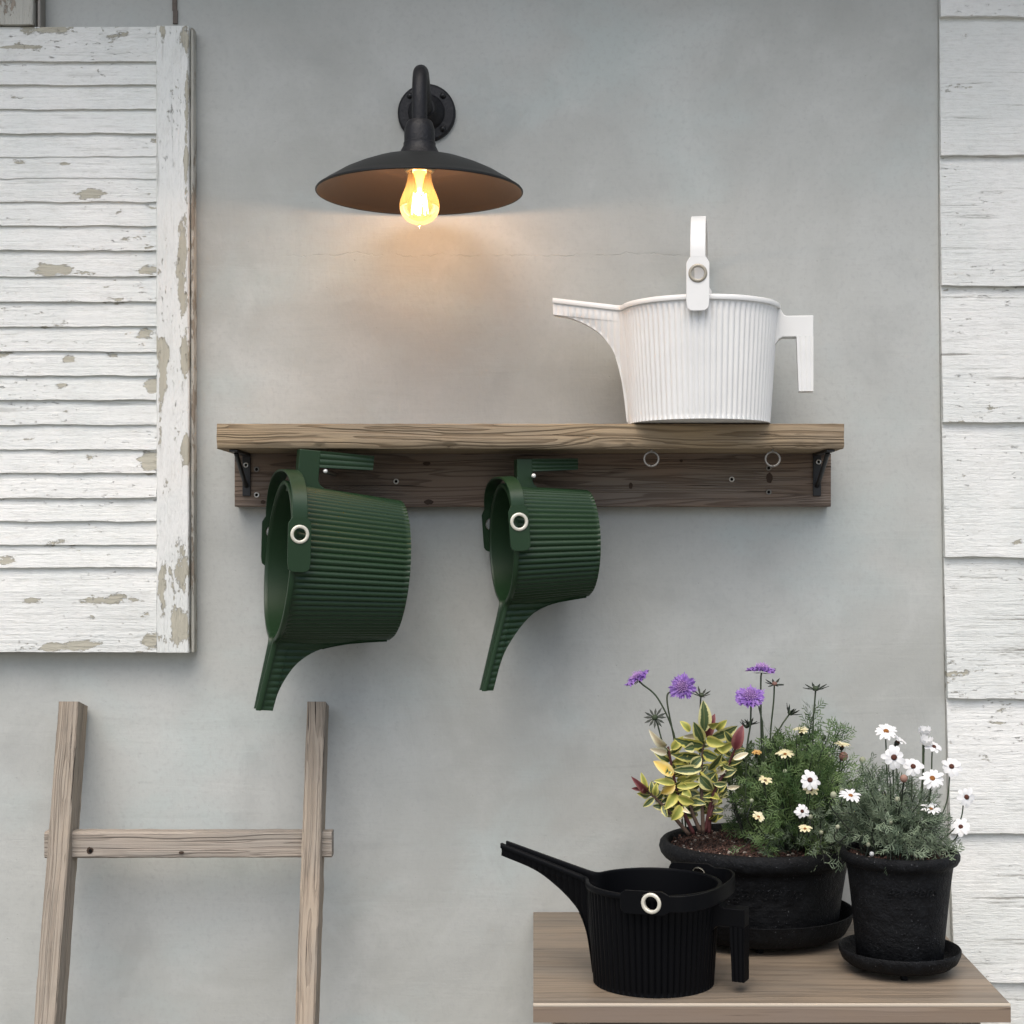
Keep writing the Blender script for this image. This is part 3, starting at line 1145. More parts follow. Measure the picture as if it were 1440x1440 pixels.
def can_matrix(loc, spin, hang=False, tilt=0.0):
    base = Matrix.Identity(4)
    if hang:
        base = Matrix(((0, 0, -1, 0), (0, 1, 0, 0), (1, 0, 0, 0), (0, 0, 0, 1)))
    return Matrix.Translation(loc) @ Matrix.Rotation(tilt, 4, 'Y') @ Matrix.Rotation(spin, 4, 'Z') @ base


watering_can(M['white_plastic'], M['taupe_ring'], True, can_matrix((.2580, -.123, 1.5035), R(-7.5)), R(0), 'white ribbed watering can standing on the timber shelf', None, reach=.1405)
# hanging: place so that the opening centre lands where wanted
T = can_matrix((0, 0, 0), R(18), True, R(4.5))
oc = T @ Vector((0, 0, .174))
want = W(391, 789, .158)
watering_can(M['green_plastic'], M['cream_ring'], True, Matrix.Translation(want - oc) @ T, R(87), 'larger dark green ribbed watering can hanging nearest the left shelf bracket', 'green watering cans hanging below the shelf')
T = can_matrix((0, 0, 0), R(13.0), True, R(-1.0))
oc = T @ Vector((0, 0, .130))
want = W(706, 765, .125)
watering_can(M['green_plastic'], M['cream_ring'], False, Matrix.Translation(want - oc) @ T, R(87), 'smaller dark green ribbed watering can hanging under the middle of the shelf', 'green watering cans hanging below the shelf')
TZ = .75
watering_can(M['black_plastic'], M['cream_ring'], False, can_matrix((.1673, -.394, TZ + .0006), R(-24)), R(88), 'black ribbed watering can with folded handle standing on the wooden table', None)

# ------------------------------------------------------------------ table
tb = empty('wooden_table', (.31, -.25, 0))
tag(tb, 'pale brown wooden table below the shelf carrying the black pots', 'table')
fl, fr_, bl, br = W(750, 1412, .4935), W(1420, 1416, .4935), W(750, 1284, .0), W(1296, 1284, .0)
q_f = .4935
xf0, xf1 = (750 - VX) * (CD - q_f) / F, (1420 - VX) * (CD - q_f) / F
xb0, xb1 = (750 - VX) * (CD - .004) / F, (1299 - VX) * (CD - .004) / F
t = .0225
e = .0028
top = MB()
top.add([(xf0, -q_f, TZ), (xf1, -q_f, TZ), (xb1, -.004, TZ), (xb0, -.004, TZ), (xf0, -q_f, TZ - t), (xf1, -q_f, TZ - t), (xb1, -.004, TZ - t), (xb0, -.004, TZ - t)],
        [(0, 1, 2, 3), (7, 6, 5, 4), (0, 4, 5, 1), (1, 5, 6, 2), (2, 6, 7, 3), (3, 7, 4, 0)])
tt = top.build('tabletop', M['table_wood'], tb, False, tb.location)
fe = MB()
fe.box((xf0 - .0002, -q_f - .0035, TZ - t - .0005), (xf1 + .0002, -q_f - .0002, TZ - .0036))
fe.build('front_edging', M['table_edge'], tt, False, tb.location)
MB().box((xf0 - .0002, -q_f - .0037, TZ - .0034), (xf1 + .0002, -q_f - .0001, TZ + .0004)).build('edge_strip', M['edge_highlight'], tt, False, tb.location, bevel=.0008)  # thin pale strip added as the painted highlight of the front lip
for (x, y) in ((xf0 + .05, -q_f + .05), (xf1 - .05, -q_f + .05), (xb0 + .05, -.05), (xb1 - .05, -.05)):
    MB().box((x - .022, y - .022, 0.001), (x + .022, y + .022, TZ - t - .001)).build('leg', M['ladder_wood'], tb, False, tb.location, bevel=.002)
MB().box((xf0 + .03, -q_f + .03, TZ - t - .075), (xf1 - .03, -q_f + .05, TZ - t - .001)).build('apron', M['table_wood'], tb, False, tb.location)

# ------------------------------------------------------------------ ladder
lad = empty('wooden_ladder', (-.52, -.25, 0))
tag(lad, 'weathered wooden ladder leaning against the wall below the shutter', 'ladder')
qf_t, dep = .060, .056


def lean(z):      # front face offset from the wall at height z
    ztop_ = 1.088
    return qf_t + (ztop_ - z) * .245


for (pxa, wid, sd_, tp) in ((96, .0305, 3, 1.06), (444.0, .0270, 8, 1.12)):
    zt2 = W(0, 992.5, qf_t).z
    a = W(pxa, 992.5, qf_t)
    x = a.x
    xb_ = x + (.006 if pxa < 200 else .003)
    p1 = Vector((x, -(qf_t - dep / 2), zt2))
    p0 = Vector((x + (-.004 if pxa < 200 else -.002), -(lean(0) - dep / 2), 0.008))
    o = rough_bar('post', p0, p1, wid * tp, dep, M['ladder_wood'], lad, lad.location, 150, .0013, sd_, 1 / tp, .0022)
    rot = Vector((0, 0, 1)).rotation_difference((p1 - p0).normalized()).to_matrix().to_4x4()
    base_ = p0 - lad.location
    MM = Matrix.Translation(base_) @ rot
    o.data.transform(MM.inverted())
    o.matrix_basis = MM
zr = W(0, 1190, .10).z
for i, z in enumerate((zr, zr - .30, zr - .60)):
    q = lean(z) - .022
    x0r, x1r = W(62.5, 0, q).x, W(466.5, 0, q).x
    rough_bar('rung', (x0r, -q + .012, z), (x1r, -q + .012, z + .0005), .0395, .026, M['rung_wood'], lad, lad.location, 110, .0011, 20 + i, .97, .0025)

qk = lean(zr) - .022
for i, (px, py, rx, rz, mt_) in enumerate([(126.5, 1196, .0052, .0052, 'knot'), (127, 1196.5, .0028, .0028, 'dark_hole'), (255, 1199, .004, .0022, 'knot')]):
    knot(px, py, qk + .0015 + .0005 * i, rx, rz, M[mt_], lad, 11 + i)
# ------------------------------------------------------------------ pots
def pot(name, c, prof, label, text, tsize, tz, tr, ang0):
    root = empty(name, (c[0], c[1], c[2]))
    tag(root, label, 'plant pot')
    o = MB().lathe(prof, c, 96).build('bowl', M['pot'], root, True, root.location, auto=50)
    # embossed lettering bent round the wall
    cu = bpy.data.curves.new('lettering', 'FONT')
    cu.body = text
    cu.size = tsize
    cu.extrude = .0008
    cu.shear = .35
    cu.align_x = 'CENTER'
    cu.resolution_u = 3
    to = bpy.data.objects.new('lettering_tmp', cu)
    COL.objects.link(to)
    dg = bpy.context.evaluated_depsgraph_get()
    me = bpy.data.meshes.new_from_object(to.evaluated_get(dg))
    bpy.data.objects.remove(to)
    bm = bmesh.new()
    bm.from_mesh(me)
    bmesh.ops.triangulate(bm, faces=bm.faces)
    for vv in bm.verts:
        x, y, z = vv.co
        a = ang0 + x / tr
        zz = tz + y
        rr = rad_at(prof, zz) + .0001 + (z + .0007) * .9
        vv.co = (rr * math.sin(a), -rr * math.cos(a), zz)
    bm.to_mesh(me)
    bm.free()
    me.materials.clear()
    me.materials.append(M['pot_worn'])
    lo = bpy.data.objects.new('lettering', me)
    COL.objects.link(lo)
    lo.parent = root
    # rows of small worn relief lines below the lettering
    rl = MB()
    rng = random.Random(5)
    for row in range(6):
        z = tz - .016 - row * .0085
        half = (.030 - abs(row - 2.5) * .003) * tsize / .022
        x = -half
        while x < half:
            w = rng.uniform(.0015, .0045)
            a0, a1 = ang0 + x / tr, ang0 + (x + w) / tr
            h = rng.uniform(.0012, .0028)
            zz = z + rng.uniform(-.0006, .0006)
            r0 = rad_at(prof, zz)
            vs = []
            for rr, hh in ((r0 - .0003, 0), (r0 + .0005, 0)):
                for (aa, z2) in ((a0, zz), (a1, zz), (a1, zz + h), (a0, zz + h)):
                    vs.append((rr * math.sin(aa), -rr * math.cos(aa), z2))
            rl.add(vs, [(4, 5, 6, 7), (0, 1, 5, 4), (1, 2, 6, 5), (2, 3, 7, 6), (3, 0, 4, 7)])
            x += w + rng.uniform(.0008, .002)
    rl.build('relief', M['pot_worn'], root)['kind'] = 'stuff'
    return root


def rad_at(prof, z):
    for (r0, z0), (r1, z1) in zip(prof, prof[1:]):
        if z0 <= z <= z1 and z1 > z0:
            return r0 + (r1 - r0) * (z - z0) / (z1 - z0)
    return prof[2][0]


def soil(parent, c, r, z, n, seed):
    rng = random.Random(seed)
    m = Mat('soil_bark')
    a = m.noise(m.coord(), 260, 3)
    col = m.mix(m.step(a, .4, .65), (.018, .009, .006), (.10, .045, .03))
    mt = m.out(col, .85, a, .6, .002)
    mt2 = simple('soil_pale', (.30, .26, .22), .9)
    rings = 8
    v, f = [(c[0], c[1], z + .004)], []
    for i in range(1, rings + 1):
        for k in range(36):
            t = 2 * math.pi * k / 36
            rr = r * i / rings
            v.append((c[0] + rr * math.cos(t), c[1] + rr * math.sin(t), z + .004 * (1 - i / rings) + .003 * nz(rr * 40 * math.cos(t), rr * 40 * math.sin(t), seed)))
    for k in range(36):
        f.append((0, 1 + k, 1 + (k + 1) % 36))
    for i in range(rings - 1):
        for k in range(36):
            a0, b0 = 1 + i * 36 + k, 1 + i * 36 + (k + 1) % 36
            f.append((a0, a0 + 36, b0 + 36, b0))
    mi = [0] * len(f)
    for i in range(n):
        t = rng.uniform(0, 2 * math.pi)
        rr = r * math.sqrt(rng.random()) * .98
        s = rng.uniform(.0012, .0036)
        M_ = Matrix.Translation((c[0] + rr * math.cos(t), c[1] + rr * math.sin(t), z + .004 + rng.uniform(-.001, .003))) @ Matrix.Rotation(rng.uniform(0, 6), 4, (rng.random(), rng.random(), rng.random() + .1))
        b0 = len(v)
        v += [M_ @ Vector(p) for p in ((s, 0, 0), (-s, s * .6, 0), (-s * .8, -s * .7, 0), (0, 0, s * .8), (0, .1 * s, -s * .7))]
        f += [(b0, b0 + 1, b0 + 3), (b0 + 1, b0 + 2, b0 + 3), (b0 + 2, b0, b0 + 3), (b0 + 1, b0, b0 + 4), (b0 + 2, b0 + 1, b0 + 4), (b0, b0 + 2, b0 + 4)]
        mi += [1 if rng.random() < .09 else 0] * 6
    o = mesh('soil', v, f, [mt, mt2], parent, False, parent.location, mi=mi)
    tag(o, kind='stuff')


def saucer(name, c, prof, label, feet):
    root = empty(name, (c[0], c[1], c[2]))
    tag(root, label, 'saucer')
    MB().lathe(prof, c, 96).build('dish', M['pot'], root, True, root.location, auto=50)
    for k in range(3):
        a = R(-97 + 120 * k)
        MB().lathe([(.0001, 0), (.0045, .0003), (.005, .003), (.0045, .0095)], (c[0] + feet * math.cos(a), c[1] + feet * math.sin(a), TZ + .0004), 14).build('foot', M['pot'], root, True, root.location)


P1 = W(1066, 1183, .150)
P1 = Vector((P1.x, -.152, TZ))
saucer('pot_saucer', P1, [(.0001, .009), (.100, .009), (.118, .0095), (.127, .014), (.1345, .028), (.1375, .040), (.1385, .0425), (.1365, .0430), (.1330, .039), (.127, .020), (.12, .0135), (.0001, .0130)],
       'wide black saucer under the large round pot', .100)
prof1 = [(.0001, 0), (.112, 0), (.1155, .003), (.1180, .03), (.1225, .06), (.1270, .088), (.1295, .098), (.1325, .1005), (.138, .103), (.1430, .109), (.1452, .116), (.1440, .123), (.1405, .1270), (.1360, .1280), (.1325, .1255), (.1310, .118), (.129, .10), (.127, .085)]
c1 = P1 + Vector((0, 0, .0142))
pot1 = pot('flower_pot', c1, prof1, 'large wide black flower pot with rolled rim at the back of the table', 'gardens', .030, .066, .124, R(-4))
soil(pot1, c1, .1305, c1.z + .114, 1500, 3)
P2 = Vector(((1265 - VX) * 2.112 / F, -.338, TZ))
saucer('pot_saucer', P2, [(.0001, .0085), (.060, .0085), (.069, .010), (.0765, .016), (.0805, .025), (.0812, .0300), (.0800, .0320), (.0780, .0305), (.0735, .019), (.066, .0135), (.0001, .0130)],
       'small black footed saucer under the small pot at the table edge', .052)
prof2 = [(.0001, 0), (.0545, 0), (.0572, .0025), (.0605, .04), (.0650, .085), (.0690, .118), (.0705, .1285), (.0725, .1305), (.0765, .133), (.0792, .138), (.0796, .143), (.0775, .1475), (.0740, .1485), (.0710, .147), (.0695, .140), (.0685, .125)]
c2 = P2 + Vector((0, 0, .0142))
pot2 = pot('flower_pot', c2, prof2, 'small tall black flower pot holding white daisies by the table corner', 'gardens', .022, .098, .066, R(2))
soil(pot2, c2, .0700, c2.z + .136, 500, 4)


# ------------------------------------------------------------------ plants
def leafmat(name, col, col2, rough=.5, tr=.25, scale=25):
    m = Mat(name)
    v = m.noise(m.coord(), scale, 3)
    c = m.mix(m.step(v, .35, .65), col, col2)
    m.b.inputs['Transmission Weight'].default_value = 0
    m.b.inputs['Subsurface Weight'].default_value = 0
    o = m.out(c, rough, spec=.35)
    tlc = m.n('ShaderNodeBsdfTranslucent')
    m.l(c, tlc.inputs[0])
    mx = m.n('ShaderNodeMixShader')
    mx.inputs[0].default_value = tr
    m.l(m.b.outputs[0], mx.inputs[1])
    m.l(tlc.outputs[0], mx.inputs[2])
    m.l(mx.outputs[0], m.t.nodes['Material Output'].inputs[0])
    return m.m


M['leaf_dark'] = leafmat('leaf_dark', (.055, .108, .036), (.17, .25, .095))
M['leaf_grey'] = leafmat('leaf_grey', (.095, .135, .085), (.24, .30, .20))
M['stem_green'] = leafmat('stem_green', (.050, .075, .040), (.075, .095, .055))
M['stem_dark'] = leafmat('stem_dark', (.030, .040, .030), (.045, .05, .038))
M['petal_white'] = leafmat('petal_white', (.84, .84, .83), (.80, .80, .80), .5, .3)
M['petal_cream'] = leafmat('petal_cream', (.82, .78, .56), (.80, .72, .42), .5, .3)
M['petal_apricot'] = leafmat('petal_apricot', (.75, .52, .22), (.72, .45, .16), .5, .3)
M['petal_purple'] = leafmat('petal_purple', (.27, .14, .48), (.38, .23, .58), .5, .3, 120)
M['petal_pale'] = leafmat('petal_pale', (.52, .30, .66), (.60, .40, .70), .5, .3, 120)
M['eye_brown'] = simple('eye_brown', (.10, .030, .018), .7, 0, .3, .5, 900, .8, .001)
M['eye_orange'] = simple('eye_orange', (.30, .11, .02), .7, 0, .3, .5, 900, .8, .001)
M['bark'] = simple('bark', (.14, .095, .07), .9, 0, .2, .5, 200, .8, .001)
M['stem_red'] = simple('stem_red', (.09, .028, .028), .6, 0, .3, .4, 200, .4)
M['bud_pink'] = leafmat('bud_pink', (.30, .15, .12), (.38, .24, .18), .6, .2)
M['bud_green'] = leafmat('bud_green', (.33, .36, .24), (.42, .42, .30), .6, .2)


def sprig_arrays(rng, p, d, L, pairs, lobe, wid):
    """one finely cut leaf: midrib and narrow lobes as thin folded blades"""
    V, Fc = [], []
    side = d.cross(Vector((rng.uniform(-1, 1), rng.uniform(-1, 1), rng.uniform(-1, 1)))).normalized()
    nrm = d.cross(side).normalized()

    def blade(a, b, w, up):
        t = (b - a)
        s_ = t.cross(up)
        if s_.length < 1e-9:
            return
        s_ = s_.normalized() * w
        k = len(V)
        m_ = a + t * .5 + up.normalized() * w * .6
        V.extend([a - s_ * .5, a + s_ * .5, m_ + s_, b, m_ - s_])
        Fc.append((k, k + 1, k + 2, k + 4))
        Fc.append((k + 4, k + 2, k + 3))

    cur = p.copy()
    dd = d.copy()
    bend = nrm * rng.uniform(-.35, .35) + Vector((0, 0, rng.uniform(-.1, .3)))
    steps = pairs + 1
    prev = cur.copy()
    for i in range(steps):
        t = (i + 1) / steps
        dd = (dd + bend / steps).normalized()
        nxt = prev + dd * (L / steps)
        blade(prev, nxt, wid * .55, nrm)
        if i >= 1 or pairs < 3:
            for sg in (-1, 1):
                ln = lobe * (1.15 - abs(t - .6)) * rng.uniform(.7, 1.2)
                dr = (dd * .85 + side * sg * .9 + nrm * rng.uniform(-.3, .3)).normalized()
                q = nxt - dd * (L / steps) * .4
                blade(q, q + dr * ln, wid * .5, nrm)
                if rng.random() < .5:
                    q2 = q + dr * ln * .5
                    blade(q2, q2 + (dr + dd * .9).normalized() * ln * .55, wid * .42, nrm)
        prev = nxt
    return V, Fc


def foliage(name, root, stems, mat, seed, leafL=.022, pairs=4, lobe=.009, wid=.0017, step=.0045, start=.15, bare=.0011, stemmat=None):
    """stems: list of (base, mid, tip)"""
    rng = random.Random(seed)
    V, Fc = [], []
    sm = MB()
    for (a, m_, b) in stems:
        pts = curve([a, m_, b], 6)
        sm.tube(pts, [bare * (1 - .5 * i / (len(pts) - 1)) for i in range(len(pts))], 5)
        L = sum((pts[i + 1] - pts[i]).length for i in range(len(pts) - 1))
        n = max(3, int(L * (1 - start) / step))
        for k in range(n):
            t = start + (1 - start) * (k + rng.random() * .6) / n
            x = t * (len(pts) - 1)
            i = min(len(pts) - 2, int(x))
            p = pts[i].lerp(pts[i + 1], x - i)
            ax_ = (pts[i + 1] - pts[i]).normalized()
            o = ax_.orthogonal().normalized()
            o.rotate(Matrix.Rotation(k * 2.4 + rng.uniform(-.4, .4), 3, ax_))
            d = (ax_ * rng.uniform(.35, .9) + o * .85 + Vector((0, 0, .12))).normalized()
            vs, fs = sprig_arrays(rng, p, d, leafL * rng.uniform(.65, 1.15), pairs, lobe, wid)
            k0 = len(V)
            V += vs
            Fc += [tuple(q + k0 for q in f_) for f_ in fs]
    sm.build('stems', stemmat or M['stem_dark'], root, True, root.location)['kind'] = 'stuff'
    o = mesh('foliage', V, Fc, mat, root, False, root.location)
    tag(o, kind='stuff')
    return o


def frame(n):
    n = Vector(n).normalized()
    a = n.cross(Vector((0, 0, 1)))
    if a.length < 1e-3:
        a = Vector((1, 0, 0))
    a.normalize()
    return n, a, n.cross(a).normalized()


def daisy(root, c, n, r, np_, cup, pmat, emat, stem, rng, wfac=1.0, er=.235, ragged=.24):
    r = r * .92
    n = Vector(n) + Vector((rng.uniform(-.12, .12), rng.uniform(-.12, .12), rng.uniform(-.12, .12)))
    """cup: petal elevation in degrees above the plane square to n"""
    n, a, b = frame(n)
    v, f = [], []
    for k in range(np_):
        th = 2 * math.pi * (k + rng.uniform(-.2, .2)) / np_
        dr = a * math.cos(th) + b * math.sin(th)
        sd_ = n.cross(dr).normalized()
        e0 = R(cup + rng.uniform(-10, 10))
        L = r * rng.uniform(1 - ragged, 1.05)
        w = min(.21 * r, 1.85 * r / np_) * wfac * rng.uniform(.9, 1.15)
        k0 = len(v)
        rows = 5
        for i in range(rows + 1):
            t = i / rows
            el = e0 * (1.15 - .5 * t) - R(12) * t * t if cup < 60 else e0 * (1.1 - .12 * t)
            rad = (er * r * .7 + (L - er * r * .7) * t)
            p = c + dr * rad * math.cos(el) + n * (rad * math.sin(el)) + n * .0004 * (k % 2)
            ww = w * (0.45 + 1.0 * math.sin(math.pi * min(1, (t * .72 + .1))) * .75) * (1 if i < rows else .62)
            if cup >= 60:
                p = c + dr * (.0056 + .0020 * t + .0005 * (k % 3)) * (.35 + .65 * min(1, t * 4)) + n * (L * 1.35 * t)
                ww = .0036 * (.6 + .5 * math.sin(math.pi * min(1, t + .1)))
            v += [p - sd_ * ww, p + n * -.0006, p + sd_ * ww]
        for i in range(rows):
            q = k0 + i * 3
            f += [(q, q + 1, q + 4, q + 3), (q + 1, q + 2, q + 5, q + 4)]
        tip = c + dr * (L * 1.04) * math.cos(e0 * .6) + n * (L * 1.0 * math.sin(e0 * .6))
    fl_ = mesh('flower', v, f, pmat, root, True, root.location)
    eye = MB()
    M_ = Matrix((tuple(a) + (0,), tuple(b) + (0,), tuple(n) + (0,), (0, 0, 0, 1))).transposed()
    M_ = Matrix.Identity(4)
    for i in range(3):
        M_[i][0], M_[i][1], M_[i][2] = a[i], b[i], n[i]
    eye.lathe([(er * r, .0002), (er * r * 1.0, .0012), (er * r * .75, .0026), (er * r * .4, .0031), (.0001, .0029)], c, 14, M_)
    eye.build('flower_eye', emat, fl_, True, root.location)
    cx = MB()
    cx.lathe([(.0009, -.0062), (er * r * .7, -.0050), (er * r * 1.15, -.0018), (er * r * 1.1, .0004)], c, 12, M_)
    cx.build('calyx', M['stem_dark'], fl_, True, root.location)
    if stem:
        pts = curve([stem[0]] + list(stem[1:]) + [c - n * .006], 7)
        MB().tube(pts, .00095, 6).build('stem', M['stem_green'], root, True, root.location)
    return fl_


def bud(root, c, r, mat, stem=None, n=(0, -.2, 1)):
    n_, a, b = frame(n)
    M_ = Matrix.Identity(4)
    for i in range(3):
        M_[i][0], M_[i][1], M_[i][2] = a[i], b[i], n_[i]
    o = MB().lathe([(.0006, -r), (r * .7, -r * .7), (r, 0), (r * .8, r * .65), (r * .4, r), (.0001, r * 1.05)], c, 12, M_).build('bud', mat, root, True, root.location)
    if stem:
        MB().tube(curve(list(stem) + [c - n_ * r * .9], 6), .0009, 6).build('stem', M['stem_dark'], root, True, root.location)
    return o


def stems_mound(rng, c, r0, zbase, spread, hgt, n, droop=.3, shape=None):
    out = []
    for k in range(n):
        t = rng.uniform(0, 2 * math.pi)
        rr = math.sqrt(rng.random())
        a = c + Vector((math.cos(t) * rr * r0 * .8, math.sin(t) * rr * r0 * .8, zbase))
        h = hgt * (1 - .55 * rr ** 2.2) * (rng.uniform(.55, 1.02) if rng.random() > .12 else rng.uniform(1.05, 1.3))
        b = c + Vector((math.cos(t) * rr * spread, math.sin(t) * rr * spread, zbase + h))
        if rr > .8 and rng.random() < droop:
            b.z = c.z + zbase + h * .25
        m_ = a.lerp(b, .5) + Vector((math.cos(t), math.sin(t), 0)) * (-.006) + Vector((0, 0, h * .18 + (.015 if rr > .75 else 0)))
        if b.y > -.012:
            b.y = -.012 - rng.random() * .01
        if m_.y > -.012:
            m_.y = -.012
        out.append((a, m_, b))
    return out


rng = random.Random(21)
# --- white daisies in the small pot
wd = empty('daisy_plant', (P2.x, P2.y, c2.z + .136))
tag(wd, 'white daisies over grey green ferny leaves in the small black pot', 'daisy')
st2 = stems_mound(rng, Vector((c2.x - .008, c2.y, c2.z)), .055, .136, .084, .108, 95, .5)
foliage('foliage', wd, st2, M['leaf_grey'], 5, .021, 3, .0095, .00135, .0058, .12)
Q2 = .338
WD = [  # px, py, q, normal, r, petals, cup
    (1246, 1029, .33, (-.1, -.75, .75), .0185, 14, 18), (1262, 1044, .32, (.5, -.2, .9), .0150, 10, 52), (1257, 1065, .37, (.0, -.95, .35), .0185, 9, 4),
    (1299, 1033, .31, (.05, -.42, 1), .0095, 9, 74), (1301, 1047, .34, (.05, -.42, 1), .0095, 9, 72), (1313, 1051, .34, (.1, -.6, .75), .0150, 8, 20),
    (1284, 1078, .35, (-.05, -.85, .5), .0165, 8, 8), (1311, 1095, .37, (0, -.8, .6), .0180, 12, 12), (1338, 1078, .33, (.05, -.85, .5), .0165, 9, 8),
    (1359, 1121, .34, (.25, -.95, .3), .0165, 8, 6), (1351, 1163, .35, (-.1, -.85, .55), .0150, 9, 22), (1309, 1139, .37, (0, -.45, .85), .0150, 12, 28), (1196, 1120, .36, (0, -.55, .85), .0175, 14, 22),
    (1228, 1093, .30, (.3, .1, .9), .009, 7, 60)]
for (px, py, q, n, r_, npt, cup) in WD[:-1]:
    c = W(px, py, q)
    base = c2 + Vector(((c.x - c2.x) * .35, (c.y - c2.y) * .4, .14))
    midp = base.lerp(c, .55) + Vector(((c.x - c2.x) * .16, 0, -.002))
    em = M['eye_brown'] if npt < 11 else M['eye_orange']
    daisy(wd, c, n, r_, npt, cup, M['petal_white'], em, (base, midp), rng, 1.0 if npt < 11 else .9)
for (px, py, r_, m) in [(1271, 1095, .0052, 'bud_pink'), (1262, 1124, .0034, 'bud_green'), (1264, 1174, .0042, 'bud_green'), (1226, 1201, .0032, 'petal_white'), (1286, 1203, .0034, 'bud_green'), (1252, 1156, .0036, 'bud_green'), (1221, 1188, .003, 'bud_green'), (1178, 1163, .003, 'bud_green'), (1172, 1118, .0045, 'bud_green')]:
    c = W(px, py, .375)
    bud(wd, c, r_, M[m], (c2 + Vector(((c.x - c2.x) * .4, 0, .14)), c + Vector((0, .008, -.02))))

# --- cream daisies in the large pot
cd = empty('daisy_plant', (W(1120, 0, .16).x, -.15, c1.z + .114))
tag(cd, 'cream and white daisies over dark green ferny leaves in the large pot', 'daisy')
cc = Vector((W(1122, 0, .15).x, -.150, c1.z))
st1 = stems_mound(rng, cc, .075, .112, .125, .165, 150, .6)
st1 = [s_ for s_ in st1 if s_[2].x > W(1022, 0, .15).x]
foliage('foliage', cd, st1, M['leaf_dark'], 6, .025, 3, .0105, .0014, .0058, .10)
st1b = stems_mound(rng, cc + Vector((.02, -.035, 0)), .06, .112, .105, .095, 70, .8)
st1b = [s_ for s_ in st1b if s_[2].x > W(1050, 0, .15).x]
o = foliage('foliage', cd, st1b, M['leaf_grey'], 8, .022, 3, .0095, .0014, .0062, .10)
CDL = [(1127, 1030, .15, (.1, -.35, 1), .0150, 11, 50, 'petal_cream', 'eye_orange'), (1104, 1062, .19, (.05, -.5, .9), .0155, 12, 35, 'petal_cream', 'eye_orange'),
       (1064, 1060, .18, (0, -.3, 1), .0095, 11, 42, 'petal_apricot', 'eye_orange'), (1076, 1099, .245, (.1, -.5, .9), .0130, 10, 38, 'petal_cream', 'eye_brown'),
       (1066, 1150, .27, (.2, -.45, .9), .0120, 10, 40, 'petal_cream', 'eye_orange'), (1132, 1167, .295, (0, -.4, .9), .0125, 11, 38, 'petal_cream', 'eye_orange'),
       (1139, 1097, .285, (.05, -.95, .4), .0175, 9, 4, 'petal_white', 'eye_brown'), (1140, 1112, .275, (.1, -.5, .8), .0120, 8, 30, 'petal_cream', 'eye_brown'),
       (1128, 1141, .29, (.05, -.9, .45), .0120, 10, 6, 'petal_white', 'eye_brown'), (1184, 1050, .17, (.15, -.25, 1), .0145, 18, 48, 'petal_cream', 'eye_orange')]
for (px, py, q, n, r_, npt, cup, pm, em) in CDL:
    c = W(px, py, q)
    base = cc + Vector(((c.x - cc.x) * .35, (c.y - cc.y) * .3, .115))
    daisy(cd, c, n, r_, npt, cup, M[pm], M[em], (base, base.lerp(c, .6) + Vector(((c.x - cc.x) * .12, 0, 0))), rng, .95)
for (px, py, r_, m, q) in [(1186, 1064, .0068, 'bud_pink', .17), (1213, 1069, .0050, 'bud_green', .16), (1158, 1037, .0044, 'stem_green', .15), (1104, 1085, .0035, 'bud_green', .2), (1165, 1060, .0035, 'bud_green', .17), (1057, 1126, .003, 'bud_green', .24), (1140, 1149, .0035, 'bud_green', .26), (1184, 1112, .004, 'bud_green', .24), (1155, 1171, .003, 'bud_green', .27)]:
    c = W(px, py, q)
    bud(cd, c, r_, M[m], (cc + Vector(((c.x - cc.x) * .5, 0, .12)), c + Vector((-.004, .004, -.03))))
for (a, m_, b) in [((1203, 1115), (1200, 1080), (1222, 1062)), ((1172, 1090), (1165, 1060), (1190, 1046))]:
    pass

# --- purple scabious in the large pot
sb = empty('scabious_plant', (W(1010, 0, .14).x, -.13, c1.z + .114))
tag(sb, 'tall purple scabious with green seed heads rising behind the variegated shrub', 'scabious')
rng = random.Random(77)


